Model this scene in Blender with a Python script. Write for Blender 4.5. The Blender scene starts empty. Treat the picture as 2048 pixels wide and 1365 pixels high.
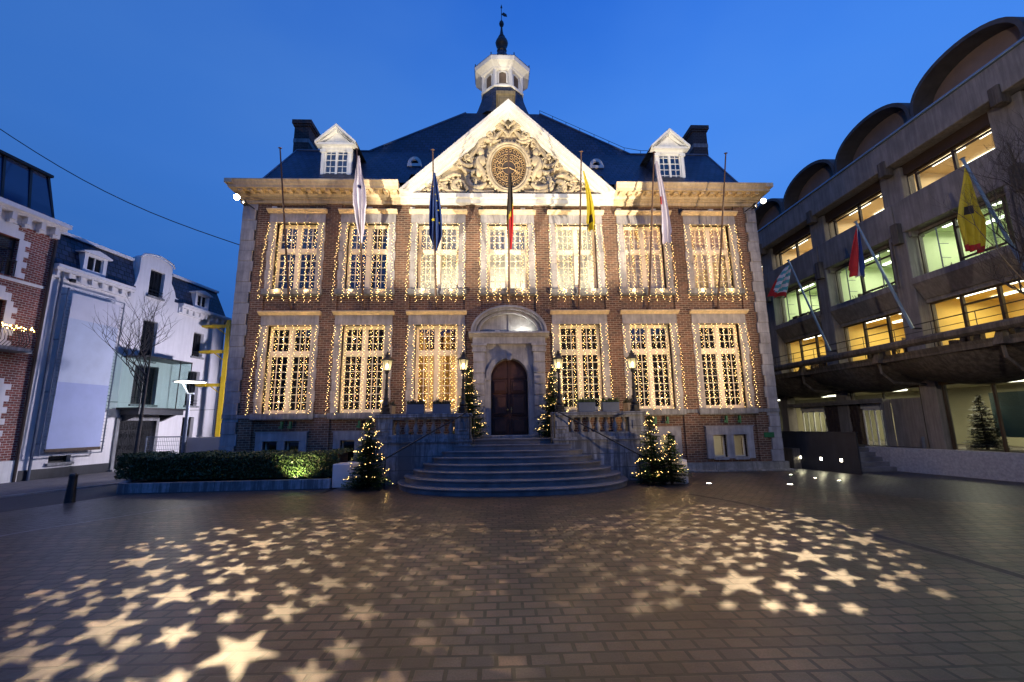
import bpy, bmesh, math, random
from mathutils import Vector, Matrix
random.seed(7)
R=math.radians
sc=bpy.context.scene
COL=sc.collection
ORG={}
# ------------------------------------------------------------------ mesh builder
class MB:
    def __init__(s,tf=None): s.V=[];s.F=[];s.MI=[];s.tf=tf;s.m=0;s.smooth=False;s.S=[]
    def v(s,p):
        if s.tf: p=s.tf(p)
        s.V.append(tuple(p)); return len(s.V)-1
    def face(s,idx): s.F.append(tuple(idx)); s.MI.append(s.m); s.S.append(s.smooth)
    def poly(s,pts): s.face([s.v(p) for p in pts])
    def box(s,x0,x1,y0,y1,z0,z1):
        i=[s.v(p) for p in ((x0,y0,z0),(x1,y0,z0),(x1,y1,z0),(x0,y1,z0),(x0,y0,z1),(x1,y0,z1),(x1,y1,z1),(x0,y1,z1))]
        for f in ((0,3,2,1),(4,5,6,7),(0,1,5,4),(1,2,6,5),(2,3,7,6),(3,0,4,7)): s.face([i[k] for k in f])
    def bevbox(s,x0,x1,y0,y1,z0,z1,b=.01):
        # box whose vertical and horizontal front edges are chamfered
        pts=[(x0+b,y0),(x1-b,y0),(x1,y0+b),(x1,y1-b),(x1-b,y1),(x0+b,y1),(x0,y1-b),(x0,y0+b)]
        cx,cy=(x0+x1)/2,(y0+y1)/2
        def ins(p): return (p[0]+(b if p[0]<cx else -b),p[1]+(b if p[1]<cy else -b))
        rings=[[ins(p)+(z0,) for p in pts],[p+(z0+b,) for p in pts],[p+(z1-b,) for p in pts],[ins(p)+(z1,) for p in pts]]
        s.loft(rings,True)
    def loft(s,rings,cap=False,closed=True):
        R_=[[s.v(p) for p in r] for r in rings]
        n=len(R_[0])
        for a,b in zip(R_,R_[1:]):
            for i in range(n if closed else n-1):
                j=(i+1)%n
                s.face((a[i],a[j],b[j],b[i]))
        if cap: s.face(R_[0][::-1]); s.face(R_[-1])
    def prism(s,pts,axis,a0,a1):
        # pts: 2-d outline; axis: the extruded axis; the two others in order
        def P(p,a):
            if axis=='y': return (p[0],a,p[1])
            if axis=='x': return (a,p[0],p[1])
            return (p[0],p[1],a)
        s.loft([[P(p,a0) for p in pts],[P(p,a1) for p in pts]],True)
    def tube(s,pts,r,n=8,cap=True):
        pts=[Vector(p) for p in pts]
        if not hasattr(r,'__len__'): r=[r]*len(pts)
        rings=[]; up=None
        for i,p in enumerate(pts):
            d=(pts[min(i+1,len(pts)-1)]-pts[max(i-1,0)])
            if d.length<1e-9: d=Vector((0,0,1))
            d.normalize()
            if up is None:
                up=Vector((0,0,1)) if abs(d.z)<.9 else Vector((1,0,0))
            u=d.cross(up)
            if u.length<1e-6: u=d.cross(Vector((0,1,0)))
            u.normalize(); w=d.cross(u)
            up=-w if (-w).dot(up)>0 else w
            rings.append([p+(u*math.cos(2*math.pi*k/n)+w*math.sin(2*math.pi*k/n))*r[i] for k in range(n)])
        s.loft(rings,cap)
    def lathe(s,prof,cx=0,cy=0,n=16,rot=0,cap=True):
        s.loft([[(cx+r*math.cos(2*math.pi*k/n+rot),cy+r*math.sin(2*math.pi*k/n+rot),z) for k in range(n)] for r,z in prof],cap)
    def ball(s,c,r,n=8,m=5,sx=1,sy=1,sz=1):
        pr=[]
        for i in range(m+1):
            a=math.pi*i/m
            pr.append([(c[0]+sx*r*math.sin(a)*math.cos(2*math.pi*k/n)+1e-5*k,c[1]+sy*r*math.sin(a)*math.sin(2*math.pi*k/n),c[2]-sz*r*math.cos(a)) for k in range(n)])
        s.loft(pr)
    def octa(s,c,r):
        i=[s.v((c[0]+a*r,c[1]+b*r,c[2]+d*r)) for a,b,d in ((1,0,0),(-1,0,0),(0,1,0),(0,-1,0),(0,0,1),(0,0,-1))]
        for f in ((0,2,4),(2,1,4),(1,3,4),(3,0,4),(2,0,5),(1,2,5),(3,1,5),(0,3,5)): s.face([i[k] for k in f])
    def build(s,name,mat,parent=None,label=None,split=False,**props):
        if split:
            par=list(range(len(s.V)))
            def fd(i):
                while par[i]!=i: par[i]=par[par[i]]; i=par[i]
                return i
            for f in s.F:
                for q in f[1:]: par[fd(q)]=fd(f[0])
            grp={}
            for fi,f in enumerate(s.F): grp.setdefault(fd(f[0]),[]).append(fi)
            out=None
            for g in grp.values():
                c=MB(); mp={}
                for fi in g:
                    for q in s.F[fi]:
                        if q not in mp: mp[q]=len(c.V); c.V.append(s.V[q])
                    c.F.append(tuple(mp[q] for q in s.F[fi])); c.MI.append(s.MI[fi]); c.S.append(s.S[fi])
                o=c.build(name,mat,parent,label,**props); out=out or o
            return out
        org=Vector(ORG.get(parent.name,(0,0,0))) if parent else Vector(props.pop('org',(0,0,0)))
        me=bpy.data.meshes.new(name)
        me.from_pydata([tuple(Vector(v)-org) for v in s.V],[],s.F)
        mats=mat if isinstance(mat,(list,tuple)) else [mat]
        for m in mats: me.materials.append(m)
        me.polygons.foreach_set('material_index',s.MI)
        me.polygons.foreach_set('use_smooth',s.S)
        me.update()
        bm=bmesh.new(); bm.from_mesh(me)
        if len(bm.faces)<60000: bmesh.ops.recalc_face_normals(bm,faces=bm.faces)
        bm.to_mesh(me); bm.free()
        o=bpy.data.objects.new(name,me); COL.objects.link(o)
        if parent: o.parent=parent
        else: o.location=org
        ORG[o.name]=tuple(org)
        if label: o['label']=label
        for k,v in props.items(): o[k]=v
        return o
def tag(o,label=None,cat=None,group=None,kind=None):
    if label: o['label']=label
    if cat: o['category']=cat
    if group: o['group']=group
    if kind: o['kind']=kind
    return o
def thing(name,label,cat,loc=(0,0,0),group=None):
    o=bpy.data.objects.new(name,None); COL.objects.link(o); o.location=loc; o.empty_display_size=.3
    ORG[o.name]=tuple(loc)
    return tag(o,label,cat,group)
def copy_tree(o,parent=None):
    c=o.copy(); COL.objects.link(c); c.parent=parent
    for ch in o.children: copy_tree(ch,c)
    return c
# ------------------------------------------------------------------ materials
def newmat(name):
    m=bpy.data.materials.new(name); m.use_nodes=True
    nt=m.node_tree; b=nt.nodes['Principled BSDF']
    return m,nt,b
def N(nt,t,**kw):
    n=nt.nodes.new(t)
    for k,v in kw.items(): setattr(n,k,v)
    return n
def mixc(nt,fac,a,b,mode='MIX'):
    n=nt.nodes.new('ShaderNodeMix'); n.data_type='RGBA'; n.blend_type=mode
    for sock,val in ((n.inputs[0],fac),(n.inputs[6],a),(n.inputs[7],b)):
        if isinstance(val,bpy.types.NodeSocket): nt.links.new(val,sock)
        elif isinstance(val,(tuple,list)): sock.default_value=(*val[:3],1)
        else: sock.default_value=val
    return n.outputs[2]
def ramp(nt,fac,stops):
    n=nt.nodes.new('ShaderNodeValToRGB'); nt.links.new(fac,n.inputs[0])
    e=n.color_ramp.elements
    while len(e)<len(stops): e.new(.5)
    for i,(p,c) in enumerate(stops):
        e[i].position=p; e[i].color=(c,c,c,1) if not hasattr(c,'__len__') else (*c,1)
    return n.outputs[0]
def noise(nt,vec,scale,detail=5,rough=.6):
    n=N(nt,'ShaderNodeTexNoise'); n.inputs['Scale'].default_value=scale; n.inputs['Detail'].default_value=detail
    n.inputs['Roughness'].default_value=rough
    if vec: nt.links.new(vec,n.inputs['Vector'])
    return n.outputs[0]
def bump(nt,b,h,st,dist=.02):
    n=N(nt,'ShaderNodeBump'); n.inputs['Strength'].default_value=st; n.inputs['Distance'].default_value=dist
    nt.links.new(h,n.inputs['Height']); nt.links.new(n.outputs[0],b.inputs['Normal'])
def plain(name,col,rough=.6,var=.25,scale=3.,bmp=.2,metal=0,streak=0,dist=.01,spec=.5):
    m,nt,b=newmat(name)
    tc=N(nt,'ShaderNodeTexCoord'); v=tc.outputs['Object']
    f=noise(nt,v,scale)
    dark=tuple(c*(1-var) for c in col); light=tuple(min(1,c*(1+var*.6)) for c in col)
    c=mixc(nt,ramp(nt,f,[(.3,0.),(.7,1.)]),dark,light)
    if streak:
        mp=N(nt,'ShaderNodeMapping'); mp.inputs['Scale'].default_value=(5,5,.35); nt.links.new(v,mp.inputs[0])
        f2=noise(nt,mp.outputs[0],1.6,6,.7)
        c=mixc(nt,ramp(nt,f2,[(.42,streak),(.62,0.)]),c,tuple(x*.25 for x in col))
    nt.links.new(c,b.inputs['Base Color']); b.inputs['Roughness'].default_value=rough; b.inputs['Metallic'].default_value=metal
    b.inputs['Specular IOR Level'].default_value=spec
    if bmp: bump(nt,b,noise(nt,v,scale*12,3),bmp,dist)
    return m
def wallvec(nt):
    tc=N(nt,'ShaderNodeTexCoord'); sp=N(nt,'ShaderNodeSeparateXYZ'); nt.links.new(tc.outputs['Object'],sp.inputs[0])
    g=N(nt,'ShaderNodeNewGeometry'); sn=N(nt,'ShaderNodeSeparateXYZ'); nt.links.new(g.outputs['True Normal'],sn.inputs[0])
    ab=N(nt,'ShaderNodeMath',operation='ABSOLUTE'); nt.links.new(sn.outputs[0],ab.inputs[0])
    gt=N(nt,'ShaderNodeMath',operation='GREATER_THAN'); nt.links.new(ab.outputs[0],gt.inputs[0]); gt.inputs[1].default_value=.7
    mx=N(nt,'ShaderNodeMix'); nt.links.new(gt.outputs[0],mx.inputs[0]); nt.links.new(sp.outputs[0],mx.inputs[2]); nt.links.new(sp.outputs[1],mx.inputs[3])
    cb=N(nt,'ShaderNodeCombineXYZ'); nt.links.new(mx.outputs[0],cb.inputs[0]); nt.links.new(sp.outputs[2],cb.inputs[1])
    return cb.outputs[0],tc.outputs['Object']
def brickmat(name,c1,c2,mort,bw=.23,rh=.075,ms=.01,rough=.8,var=.35,bst=.5,off=.5,flat=False,streak=0,stain=.0):
    m,nt,b=newmat(name)
    if flat:
        tc=N(nt,'ShaderNodeTexCoord'); vec=tc.outputs['Object']; ov=vec
    else: vec,ov=wallvec(nt)
    t=N(nt,'ShaderNodeTexBrick'); nt.links.new(vec,t.inputs['Vector'])
    t.offset=off; t.inputs['Scale'].default_value=1; t.inputs['Brick Width'].default_value=bw; t.inputs['Row Height'].default_value=rh
    t.inputs['Mortar Size'].default_value=ms; t.inputs['Mortar Smooth'].default_value=.15; t.inputs['Bias'].default_value=-.1
    t.inputs['Color1'].default_value=(*c1,1); t.inputs['Color2'].default_value=(*c2,1); t.inputs['Mortar'].default_value=(*mort,1)
    big=noise(nt,ov,.55,4); fine=noise(nt,ov,9,5)
    c=mixc(nt,1.,t.outputs[0],mixc(nt,ramp(nt,big,[(.3,0.),(.7,1.)]),(1-var,)*3,(1+var*.5,)*3),'MULTIPLY')
    c=mixc(nt,1.,c,mixc(nt,ramp(nt,fine,[(.25,0.),(.75,1.)]),(.68,)*3,(1.25,)*3),'MULTIPLY')
    if streak:
        mp=N(nt,'ShaderNodeMapping'); mp.inputs['Scale'].default_value=(3,3,.3); nt.links.new(ov,mp.inputs[0])
        f2=noise(nt,mp.outputs[0],1.6,6,.7)
        c=mixc(nt,ramp(nt,f2,[(.44,streak),(.6,0.)]),c,tuple(x*.22 for x in c1))
    nt.links.new(c,b.inputs['Base Color']); 
    rr=mixc(nt,fine,(rough-.15,)*3,(min(1,rough+.15),)*3); nt.links.new(rr,b.inputs['Roughness'])
    inv=N(nt,'ShaderNodeMath',operation='SUBTRACT'); inv.inputs[0].default_value=1; nt.links.new(t.outputs['Fac'],inv.inputs[1])
    ad=N(nt,'ShaderNodeMath',operation='MULTIPLY_ADD'); nt.links.new(fine,ad.inputs[0]); ad.inputs[1].default_value=.35; nt.links.new(inv.outputs[0],ad.inputs[2])
    bump(nt,b,ad.outputs[0],bst,.01)
    return m
def emis(name,col,st,sampling=True):
    m=bpy.data.materials.new(name); m.use_nodes=True; nt=m.node_tree; nt.nodes.clear()
    e=N(nt,'ShaderNodeEmission'); e.inputs[0].default_value=(*col,1); e.inputs[1].default_value=st
    o=N(nt,'ShaderNodeOutputMaterial'); nt.links.new(e.outputs[0],o.inputs[0])
    if not sampling: m.cycles.emission_sampling='NONE'
    return m
def glassmat(name,tint=(.9,.95,1),refl=.12,rough=.02,wav=0,milk=0):
    m=bpy.data.materials.new(name); m.use_nodes=True; nt=m.node_tree; nt.nodes.clear()
    tr=N(nt,'ShaderNodeBsdfTransparent'); tr.inputs[0].default_value=(*tint,1)
    gl=N(nt,'ShaderNodeBsdfGlossy'); gl.inputs['Roughness'].default_value=rough
    fr=N(nt,'ShaderNodeLayerWeight'); fr.inputs[0].default_value=.5
    pw=N(nt,'ShaderNodeMath',operation='POWER'); nt.links.new(fr.outputs['Facing'],pw.inputs[0]); pw.inputs[1].default_value=5
    ad=N(nt,'ShaderNodeMath',operation='ADD'); nt.links.new(pw.outputs[0],ad.inputs[0]); ad.inputs[1].default_value=refl+.04; ad.use_clamp=True
    mx=N(nt,'ShaderNodeMixShader'); nt.links.new(ad.outputs[0],mx.inputs[0]); nt.links.new(tr.outputs[0],mx.inputs[1]); nt.links.new(gl.outputs[0],mx.inputs[2])
    out=mx.outputs[0]
    if milk:
        df=N(nt,'ShaderNodeBsdfDiffuse'); df.inputs[0].default_value=(.8,.8,.8,1)
        m2=N(nt,'ShaderNodeMixShader'); m2.inputs[0].default_value=milk; nt.links.new(out,m2.inputs[1]); nt.links.new(df.outputs[0],m2.inputs[2]); out=m2.outputs[0]
    if wav:
        tc=N(nt,'ShaderNodeTexCoord'); n=noise(nt,tc.outputs['Object'],1.7,2)
        bp=N(nt,'ShaderNodeBump'); bp.inputs['Strength'].default_value=wav; bp.inputs['Distance'].default_value=.05
        nt.links.new(n,bp.inputs['Height']); nt.links.new(bp.outputs[0],gl.inputs['Normal'])
    o=N(nt,'ShaderNodeOutputMaterial'); nt.links.new(out,o.inputs[0])
    return m
def leafmat(name,c1,c2):
    m,nt,b=newmat(name)
    tc=N(nt,'ShaderNodeTexCoord'); f=noise(nt,tc.outputs['Object'],7,3)
    nt.links.new(mixc(nt,ramp(nt,f,[(.35,0.),(.65,1.)]),c1,c2),b.inputs['Base Color']); b.inputs['Roughness'].default_value=.55
    return m
M={}
M['brick']=brickmat('town hall brick',(.21,.098,.058),(.08,.042,.031),(.34,.27,.20),bw=.235,rh=.082,ms=.0105)
M['brick2']=brickmat('town house brick',(.26,.06,.045),(.14,.035,.03),(.42,.37,.33),bw=.2,rh=.085,ms=.011)
M['block']=brickmat('bluestone blocks',(.42,.40,.37),(.33,.32,.30),(.1,.1,.1),bw=3,rh=.42,ms=.008,var=.3,bst=.3,streak=.55)
M['plinth']=brickmat('plinth stone',(.40,.38,.35),(.34,.33,.31),(.07,.07,.07),bw=1.35,rh=2,ms=.008,var=.35,bst=.3,streak=.5)
M['terr']=brickmat('terrace stone',(.36,.385,.43),(.24,.265,.30),(.05,.05,.05),bw=1.2,rh=.42,ms=.009,var=.45,bst=.4,streak=.85)
M['stone']=plain('carved limestone',(.42,.41,.43),.75,.3,2.5,.35,streak=.35)
M['stonedk']=plain('weathered bluestone',(.30,.31,.33),.7,.35,3,.35,streak=.6)
M['step']=plain('worn stone steps',(.15,.152,.17),.5,.4,2.2,.3,streak=0)
M['relief']=plain('relief stone',(.62,.52,.36),.8,.35,4,.5,streak=.25)
M['cream']=plain('cream painted cornice',(.74,.61,.42),.6,.15,2,.15,streak=.3)
M['white']=plain('white paint',(.8,.79,.76),.5,.1,2,.1,streak=.15)
M['frame']=plain('window frame paint',(.78,.72,.6),.45,.08,3,.05)
M['slate']=brickmat('slate roofing',(.038,.053,.105),(.014,.022,.05),(.003,.004,.008),bw=.26,rh=.21,ms=.018,rough=.5,var=.5,bst=1.0)
M['lead']=plain('lead flashing',(.16,.19,.25),.45,.2,3,.1,metal=.4)
M['door']=plain('dark oak door',(.07,.028,.02),.45,.35,4,.25)
M['brass']=plain('brass',(.7,.5,.2),.3,.1,5,0,metal=1)
M['iron']=plain('black iron',(.012,.013,.015),.45,.2,5,.1)
M['rust']=plain('brown steel pole',(.11,.065,.05),.45,.3,5,.1,metal=.3)
M['gold']=plain('gilded clock tracery',(.62,.42,.2),.5,.2,5,.1,metal=.2)
M['clock']=plain('clock face',(.07,.055,.05),.7,.2,5,.1)
M['glass']=glassmat('old window glass',refl=.13,wav=.12)
M['glass2']=glassmat('office glass',refl=.05,wav=.03)
M['glassdark']=glassmat('shop glass',tint=(.75,.8,.8),refl=.06)
M['concrete']=plain('fair faced concrete',(.26,.245,.235),.85,.25,1.4,.35,streak=.4)
M['concdk']=plain('stained concrete',(.15,.13,.11),.9,.4,1.2,.4,streak=.7)
M['vaultpanel']=plain('vault end panel',(.30,.22,.18),.9,.2,1.2,.2)
M['vault']=plain('vault shell',(.085,.08,.08),.8,.3,2,.2)
M['mull']=plain('dark bronze mullion',(.05,.032,.024),.5,.2,3,.1)
M['int']=plain('interior plaster',(.75,.7,.6),.8,.05,2,0)
M['intg']=plain('green interior plaster',(.62,.70,.46),.8,.05,2,0)
M['inty']=plain('yellow interior plaster',(.8,.6,.22),.8,.08,2,0)
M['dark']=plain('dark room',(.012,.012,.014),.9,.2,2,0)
M['render']=plain('white render',(.76,.75,.77),.85,.08,1.3,.15,streak=.12)
M['banner']=plain('banner cloth',(.62,.66,.74),.8,.06,.8,.05)
M['granite']=plain('granite wall',(.30,.32,.38),.6,.3,14,.15)
M['basalt']=plain('dark wall panels',(.028,.032,.042),.5,.3,2,.1,streak=.3)
M['yellow']=plain('yellow painted steel',(.5,.34,.012),.5,.15,3,.05)
M['planter']=plain('grey blue planter',(.09,.12,.18),.55,.15,4,.1)
M['whitebox']=plain('white planter box',(.7,.7,.72),.5,.08,3,.05)
M['wood']=plain('trunk bark',(.09,.065,.05),.9,.4,12,.6)
M['bark']=plain('street tree bark',(.06,.05,.045),.9,.4,12,.5)
M['needle']=leafmat('fir needles',(.012,.04,.014),(.03,.085,.03))
M['needle_shade']=leafmat('fir needles darkened as silhouette',(.002,.004,.003),(.004,.009,.005))  # near-black so the lobby fir reads as a silhouette; shade put into the colour
M['hedge']=leafmat('hedge leaves',(.02,.045,.016),(.055,.1,.03))
M['soil']=plain('soil',(.04,.03,.025),.95,.3,6,.4)
M['bulb']=emis('warm bulb',(1,.66,.24),24)
M['bulbtree']=emis('tree bulb',(1,.62,.2),13)
M['slat']=plain('weathered louvre',(.24,.18,.14),.7,.2,3,.1)
M['peds']=plain('weathered pedestal',(.17,.14,.09),.85,.35,4,.4,streak=.4)
M['bulbfar']=emis('far bulb',(1,.62,.15),30)
M['lantern']=emis('lantern glow',(1,.72,.34),14)
M['ledw']=emis('led white',(1,.9,.7),14)
M['floodlens']=emis('flood lens',(1,.88,.65),120)
M['tube']=emis('fluorescent tube',(1,.93,.7),6)
M['tubeg']=emis('greenish fluorescent tube',(.92,1,.72),6)
M['leddim']=emis('disc led',(1,.9,.75),9)
# ------------------------------------------------------------------ world, sky, camera
w=bpy.data.worlds.new('World'); sc.world=w; w.use_nodes=True
nt=w.node_tree; nt.nodes.clear()
tc=N(nt,'ShaderNodeTexCoord'); sp=N(nt,'ShaderNodeSeparateXYZ'); nt.links.new(tc.outputs['Generated'],sp.inputs[0])
cr=N(nt,'ShaderNodeValToRGB'); nt.links.new(sp.outputs[2],cr.inputs[0])
stops=[(0.,(.010,.06,.24)),(.12,(.016,.12,.52)),(.3,(.030,.20,.76)),(.45,(.055,.25,.88)),(.58,(.05,.235,.86)),(.75,(.024,.16,.74)),(1.,(.014,.11,.58))]
e=cr.color_ramp.elements
while len(e)<len(stops): e.new(.5)
for i,(p,c) in enumerate(stops): e[i].position=p; e[i].color=(*c,1)
# faint thin cloud veil
mp=N(nt,'ShaderNodeMapping'); mp.inputs['Scale'].default_value=(1,1,2.2); nt.links.new(tc.outputs['Generated'],mp.inputs[0])
cl=noise(nt,mp.outputs[0],1.6,4,.5)
skyc=mixc(nt,ramp(nt,cl,[(.35,0.),(.72,.5)]),cr.outputs[0],(.10,.30,.86))
ns=N(nt,'ShaderNodeTexSky'); ns.sky_type='NISHITA'; ns.sun_disc=False; ns.sun_elevation=R(0.5); ns.sun_rotation=R(200)
mrx=N(nt,'ShaderNodeMapRange'); nt.links.new(sp.outputs[0],mrx.inputs[0]); mrx.inputs[1].default_value=-.75; mrx.inputs[2].default_value=.35; mrx.inputs[3].default_value=.66; mrx.inputs[4].default_value=1.06
cbx=N(nt,'ShaderNodeCombineXYZ')
for q in range(3): nt.links.new(mrx.outputs[0],cbx.inputs[q])
skyc=mixc(nt,1.,skyc,cbx.outputs[0],'MULTIPLY')
b1=N(nt,'ShaderNodeBackground'); nt.links.new(skyc,b1.inputs[0]); b1.inputs[1].default_value=.92
b2=N(nt,'ShaderNodeBackground'); nt.links.new(ns.outputs[0],b2.inputs[0]); b2.inputs[1].default_value=.004
ad=N(nt,'ShaderNodeAddShader'); nt.links.new(b1.outputs[0],ad.inputs[0]); nt.links.new(b2.outputs[0],ad.inputs[1])
o=N(nt,'ShaderNodeOutputWorld'); nt.links.new(ad.outputs[0],o.inputs[0])
cam=bpy.data.cameras.new('camera'); co=bpy.data.objects.new('camera',cam); COL.objects.link(co); sc.camera=co
cam.lens=900/2048*36; cam.sensor_width=36; cam.sensor_fit='HORIZONTAL'; cam.clip_start=.05; cam.clip_end=3000
rx=Vector((.99910519,-.0401077,-.01342383)); ux=Vector((.00595112,-.18091972,.98347986)); fx=Vector((.04187375,.98267972,.18051915))
mm=Matrix((rx,ux,-fx)).transposed().to_4x4(); mm.translation=(-.585,-16.6,1.8); co.matrix_world=mm
sc.view_settings.view_transform='Standard'; sc.view_settings.look='None'; sc.view_settings.exposure=0
sc.render.engine='CYCLES'; sc.cycles.use_denoising=True; sc.cycles.sample_clamp_indirect=3; sc.cycles.max_bounces=6; sc.cycles.diffuse_bounces=3; sc.cycles.glossy_bounces=3; sc.cycles.transparent_max_bounces=12
sc.cycles.caustics_reflective=False; sc.cycles.caustics_refractive=False
def spot(name,loc,tgt,en,col=(1,.8,.55),deg=60,blend=.6,rad=.05,parent=None):
    l=bpy.data.lights.new(name,'SPOT'); l.energy=en; l.color=col; l.spot_size=R(deg); l.spot_blend=blend; l.shadow_soft_size=rad
    o=bpy.data.objects.new(name,l); COL.objects.link(o); d=Vector(tgt)-Vector(loc); o.rotation_euler=d.to_track_quat('-Z','Y').to_euler()
    o.location=loc
    return o
def point(name,loc,en,col=(1,.7,.35),rad=.05):
    l=bpy.data.lights.new(name,'POINT'); l.energy=en; l.color=col; l.shadow_soft_size=rad
    o=bpy.data.objects.new(name,l); COL.objects.link(o); o.location=loc; return o
def area(name,loc,tgt,en,col,sx,sy):
    l=bpy.data.lights.new(name,'AREA'); l.energy=en; l.color=col; l.shape='RECTANGLE'; l.size=sx; l.size_y=sy
    o=bpy.data.objects.new(name,l); COL.objects.link(o); o.location=loc; d=Vector(tgt)-Vector(loc); o.rotation_euler=d.to_track_quat('-Z','Y').to_euler(); return o
sl=bpy.data.lights.new('sun','SUN'); sl.energy=.03; sl.angle=R(20); sl.color=(.5,.65,1); so=bpy.data.objects.new('sun',sl); COL.objects.link(so)
so.rotation_euler=(R(60),0,R(-20))
# ------------------------------------------------------------------ ground
def sheet(name,pts,z,mat,**k):
    b=MB(); b.poly([(x,y,z) for x,y in pts]); o=b.build(name,mat); o['kind']='structure'; return o
def pavermat(name,c1,c2,mort,bw,rh,rot,ms=.009):
    m=brickmat(name,c1,c2,mort,bw=bw,rh=rh,ms=ms,rough=.42,var=.5,bst=.9,flat=True)
    nt=m.node_tree; t=[n for n in nt.nodes if n.type=='TEX_BRICK'][0]
    src=t.inputs['Vector'].links[0].from_socket
    mp=N(nt,'ShaderNodeMapping'); mp.inputs['Rotation'].default_value=(0,0,rot); nt.links.new(src,mp.inputs[0])
    # gentle waviness so that courses are not ruler straight
    nz=N(nt,'ShaderNodeTexNoise'); nz.inputs['Scale'].default_value=1.3; nt.links.new(src,nz.inputs['Vector'])
    ma=N(nt,'ShaderNodeVectorMath',operation='MULTIPLY_ADD'); nt.links.new(nz.outputs['Color'],ma.inputs[0]); ma.inputs[1].default_value=(.035,.035,0); nt.links.new(mp.outputs[0],ma.inputs[2])
    nt.links.new(ma.outputs[0],t.inputs['Vector'])
    # stone grain, damp stains and worn single slabs
    b=nt.nodes['Principled BSDF']; src_c=b.inputs['Base Color'].links[0].from_socket
    gr=noise(nt,src,70,2,.7); st_=noise(nt,src,.9,6,.65); bl=noise(nt,src,3.3,3,.5)
    c=mixc(nt,1.,src_c,mixc(nt,ramp(nt,gr,[(.3,0.),(.7,1.)]),(.62,)*3,(1.4,)*3),'MULTIPLY')
    c=mixc(nt,1.,c,mixc(nt,ramp(nt,st_,[(.38,0.),(.55,1.)]),(.6,.62,.68),(1.08,)*3),'MULTIPLY')
    c=mixc(nt,1.,c,mixc(nt,ramp(nt,bl,[(.3,0.),(.7,1.)]),(.8,)*3,(1.15,)*3),'MULTIPLY')
    nt.links.new(c,b.inputs['Base Color'])
    return m
M['paver']=pavermat('plaza pavers',(.13,.082,.058),(.036,.031,.033),(.006,.006,.006),.25,.178,R(0.8),.019)
M['cobble']=pavermat('street setts',(.06,.06,.07),(.035,.037,.045),(.01,.01,.01),.16,.12,R(24),.012)
M['asphalt']=plain('asphalt',(.045,.045,.05),.75,.25,6,.4)
M['sidewalk']=brickmat('pavement slabs',(.17,.15,.15),(.14,.13,.13),(.05,.05,.05),bw=.4,rh=.4,ms=.008,var=.25,bst=.2,flat=True)
M['kerb']=plain('kerb stone',(.26,.26,.27),.7,.3,4,.3)
sheet('ground',[(-400,-300),(400,-300),(400,500),(-400,500)],-.03,M['asphalt'])
sheet('street',[(-17,-40),(-7,-40),(-7,14),(-12,60),(-25,60),(-16,14),(-16,0)],-.018,M['asphalt'])
sheet('plaza_paving',[(-9.6,-45),(-9.35,-9),(-8.95,-7.6),(-7.9,-5.6),(-6.6,-4.5),(-5.2,-3.6),(-5.2,1),(14.9,1),(14.9,-45)],0,M['paver'])
sheet('sett_paving',[(-12.6,-45),(-12.3,-9),(-11.65,-5.5),(-10.95,-3.2),(-10.5,-2.4),(-5.3,-2.4),(-5.35,-3.72),(-6.75,-4.62),(-8.05,-5.7),(-9.1,-7.7),(-9.5,-9.05),(-9.75,-45)],-.008,M['cobble'])
k=MB(); kp=[(-9.6,-45),(-9.35,-9),(-8.95,-7.6),(-7.9,-5.6),(-6.6,-4.5),(-5.2,-3.6)]; kq=[(-9.75,-45),(-9.5,-9.05),(-9.1,-7.7),(-8.05,-5.7),(-6.75,-4.62),(-5.35,-3.72)]
for i in range(5): k.poly([(*kq[i],.004),(*kp[i],.004),(*kp[i+1],.004),(*kq[i+1],.004)])
tag(k.build('kerb_line',M['kerb']),kind='structure')
# raised pavement along the houses, with kerb
k=MB(); k.prism([(-22,-45),(-16.1,-45),(-14.2,-3.2),(-13.2,-.3),(-13.2,14),(-15.2,26),(-22,26)],'z',-.03,.012); tag(k.build('pavement',M['sidewalk']),kind='structure')
k=MB(); k.prism([(-16.08,-45),(-15.95,-45),(-14.05,-3.2),(-13.05,-.3),(-13.05,14),(-13.18,14),(-13.18,-.3),(-14.18,-3.2)],'z',-.03,.03); tag(k.build('kerb',M['kerb']),kind='structure')
# drain channel crossing the square on the right
M['drain']=plain('drain stones',(.045,.042,.042),.7,.3,10,.4)
k=MB(); a=[(4.3,-5.0),(4.75,-6.0),(5.12,-7.4),(5.35,-8.9),(5.45,-10.5),(5.4,-13),(5.2,-17)]
for i in range(6):
    (x0,y0),(x1,y1)=a[i],a[i+1]; k.poly([(x0-.07,y0,.004),(x0+.07,y0,.004),(x1+.07,y1,.004),(x1-.07,y1,.004)])
tag(k.build('drain_channel',M['drain']),kind='structure')
M['asph2']=brickmat('side lane setts',(.05,.05,.06),(.03,.032,.04),(.012,.012,.014),bw=.2,rh=.1,ms=.01,var=.3,bst=.4,flat=True,rough=.45)
sheet('side_lane',[(7.6,-4.4),(9.2,-6.4),(12,-9),(15.2,-12),(15.2,1.5),(10.3,1.5),(10.1,-.8),(8.6,-1.9)],.004,M['asph2'])
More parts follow.
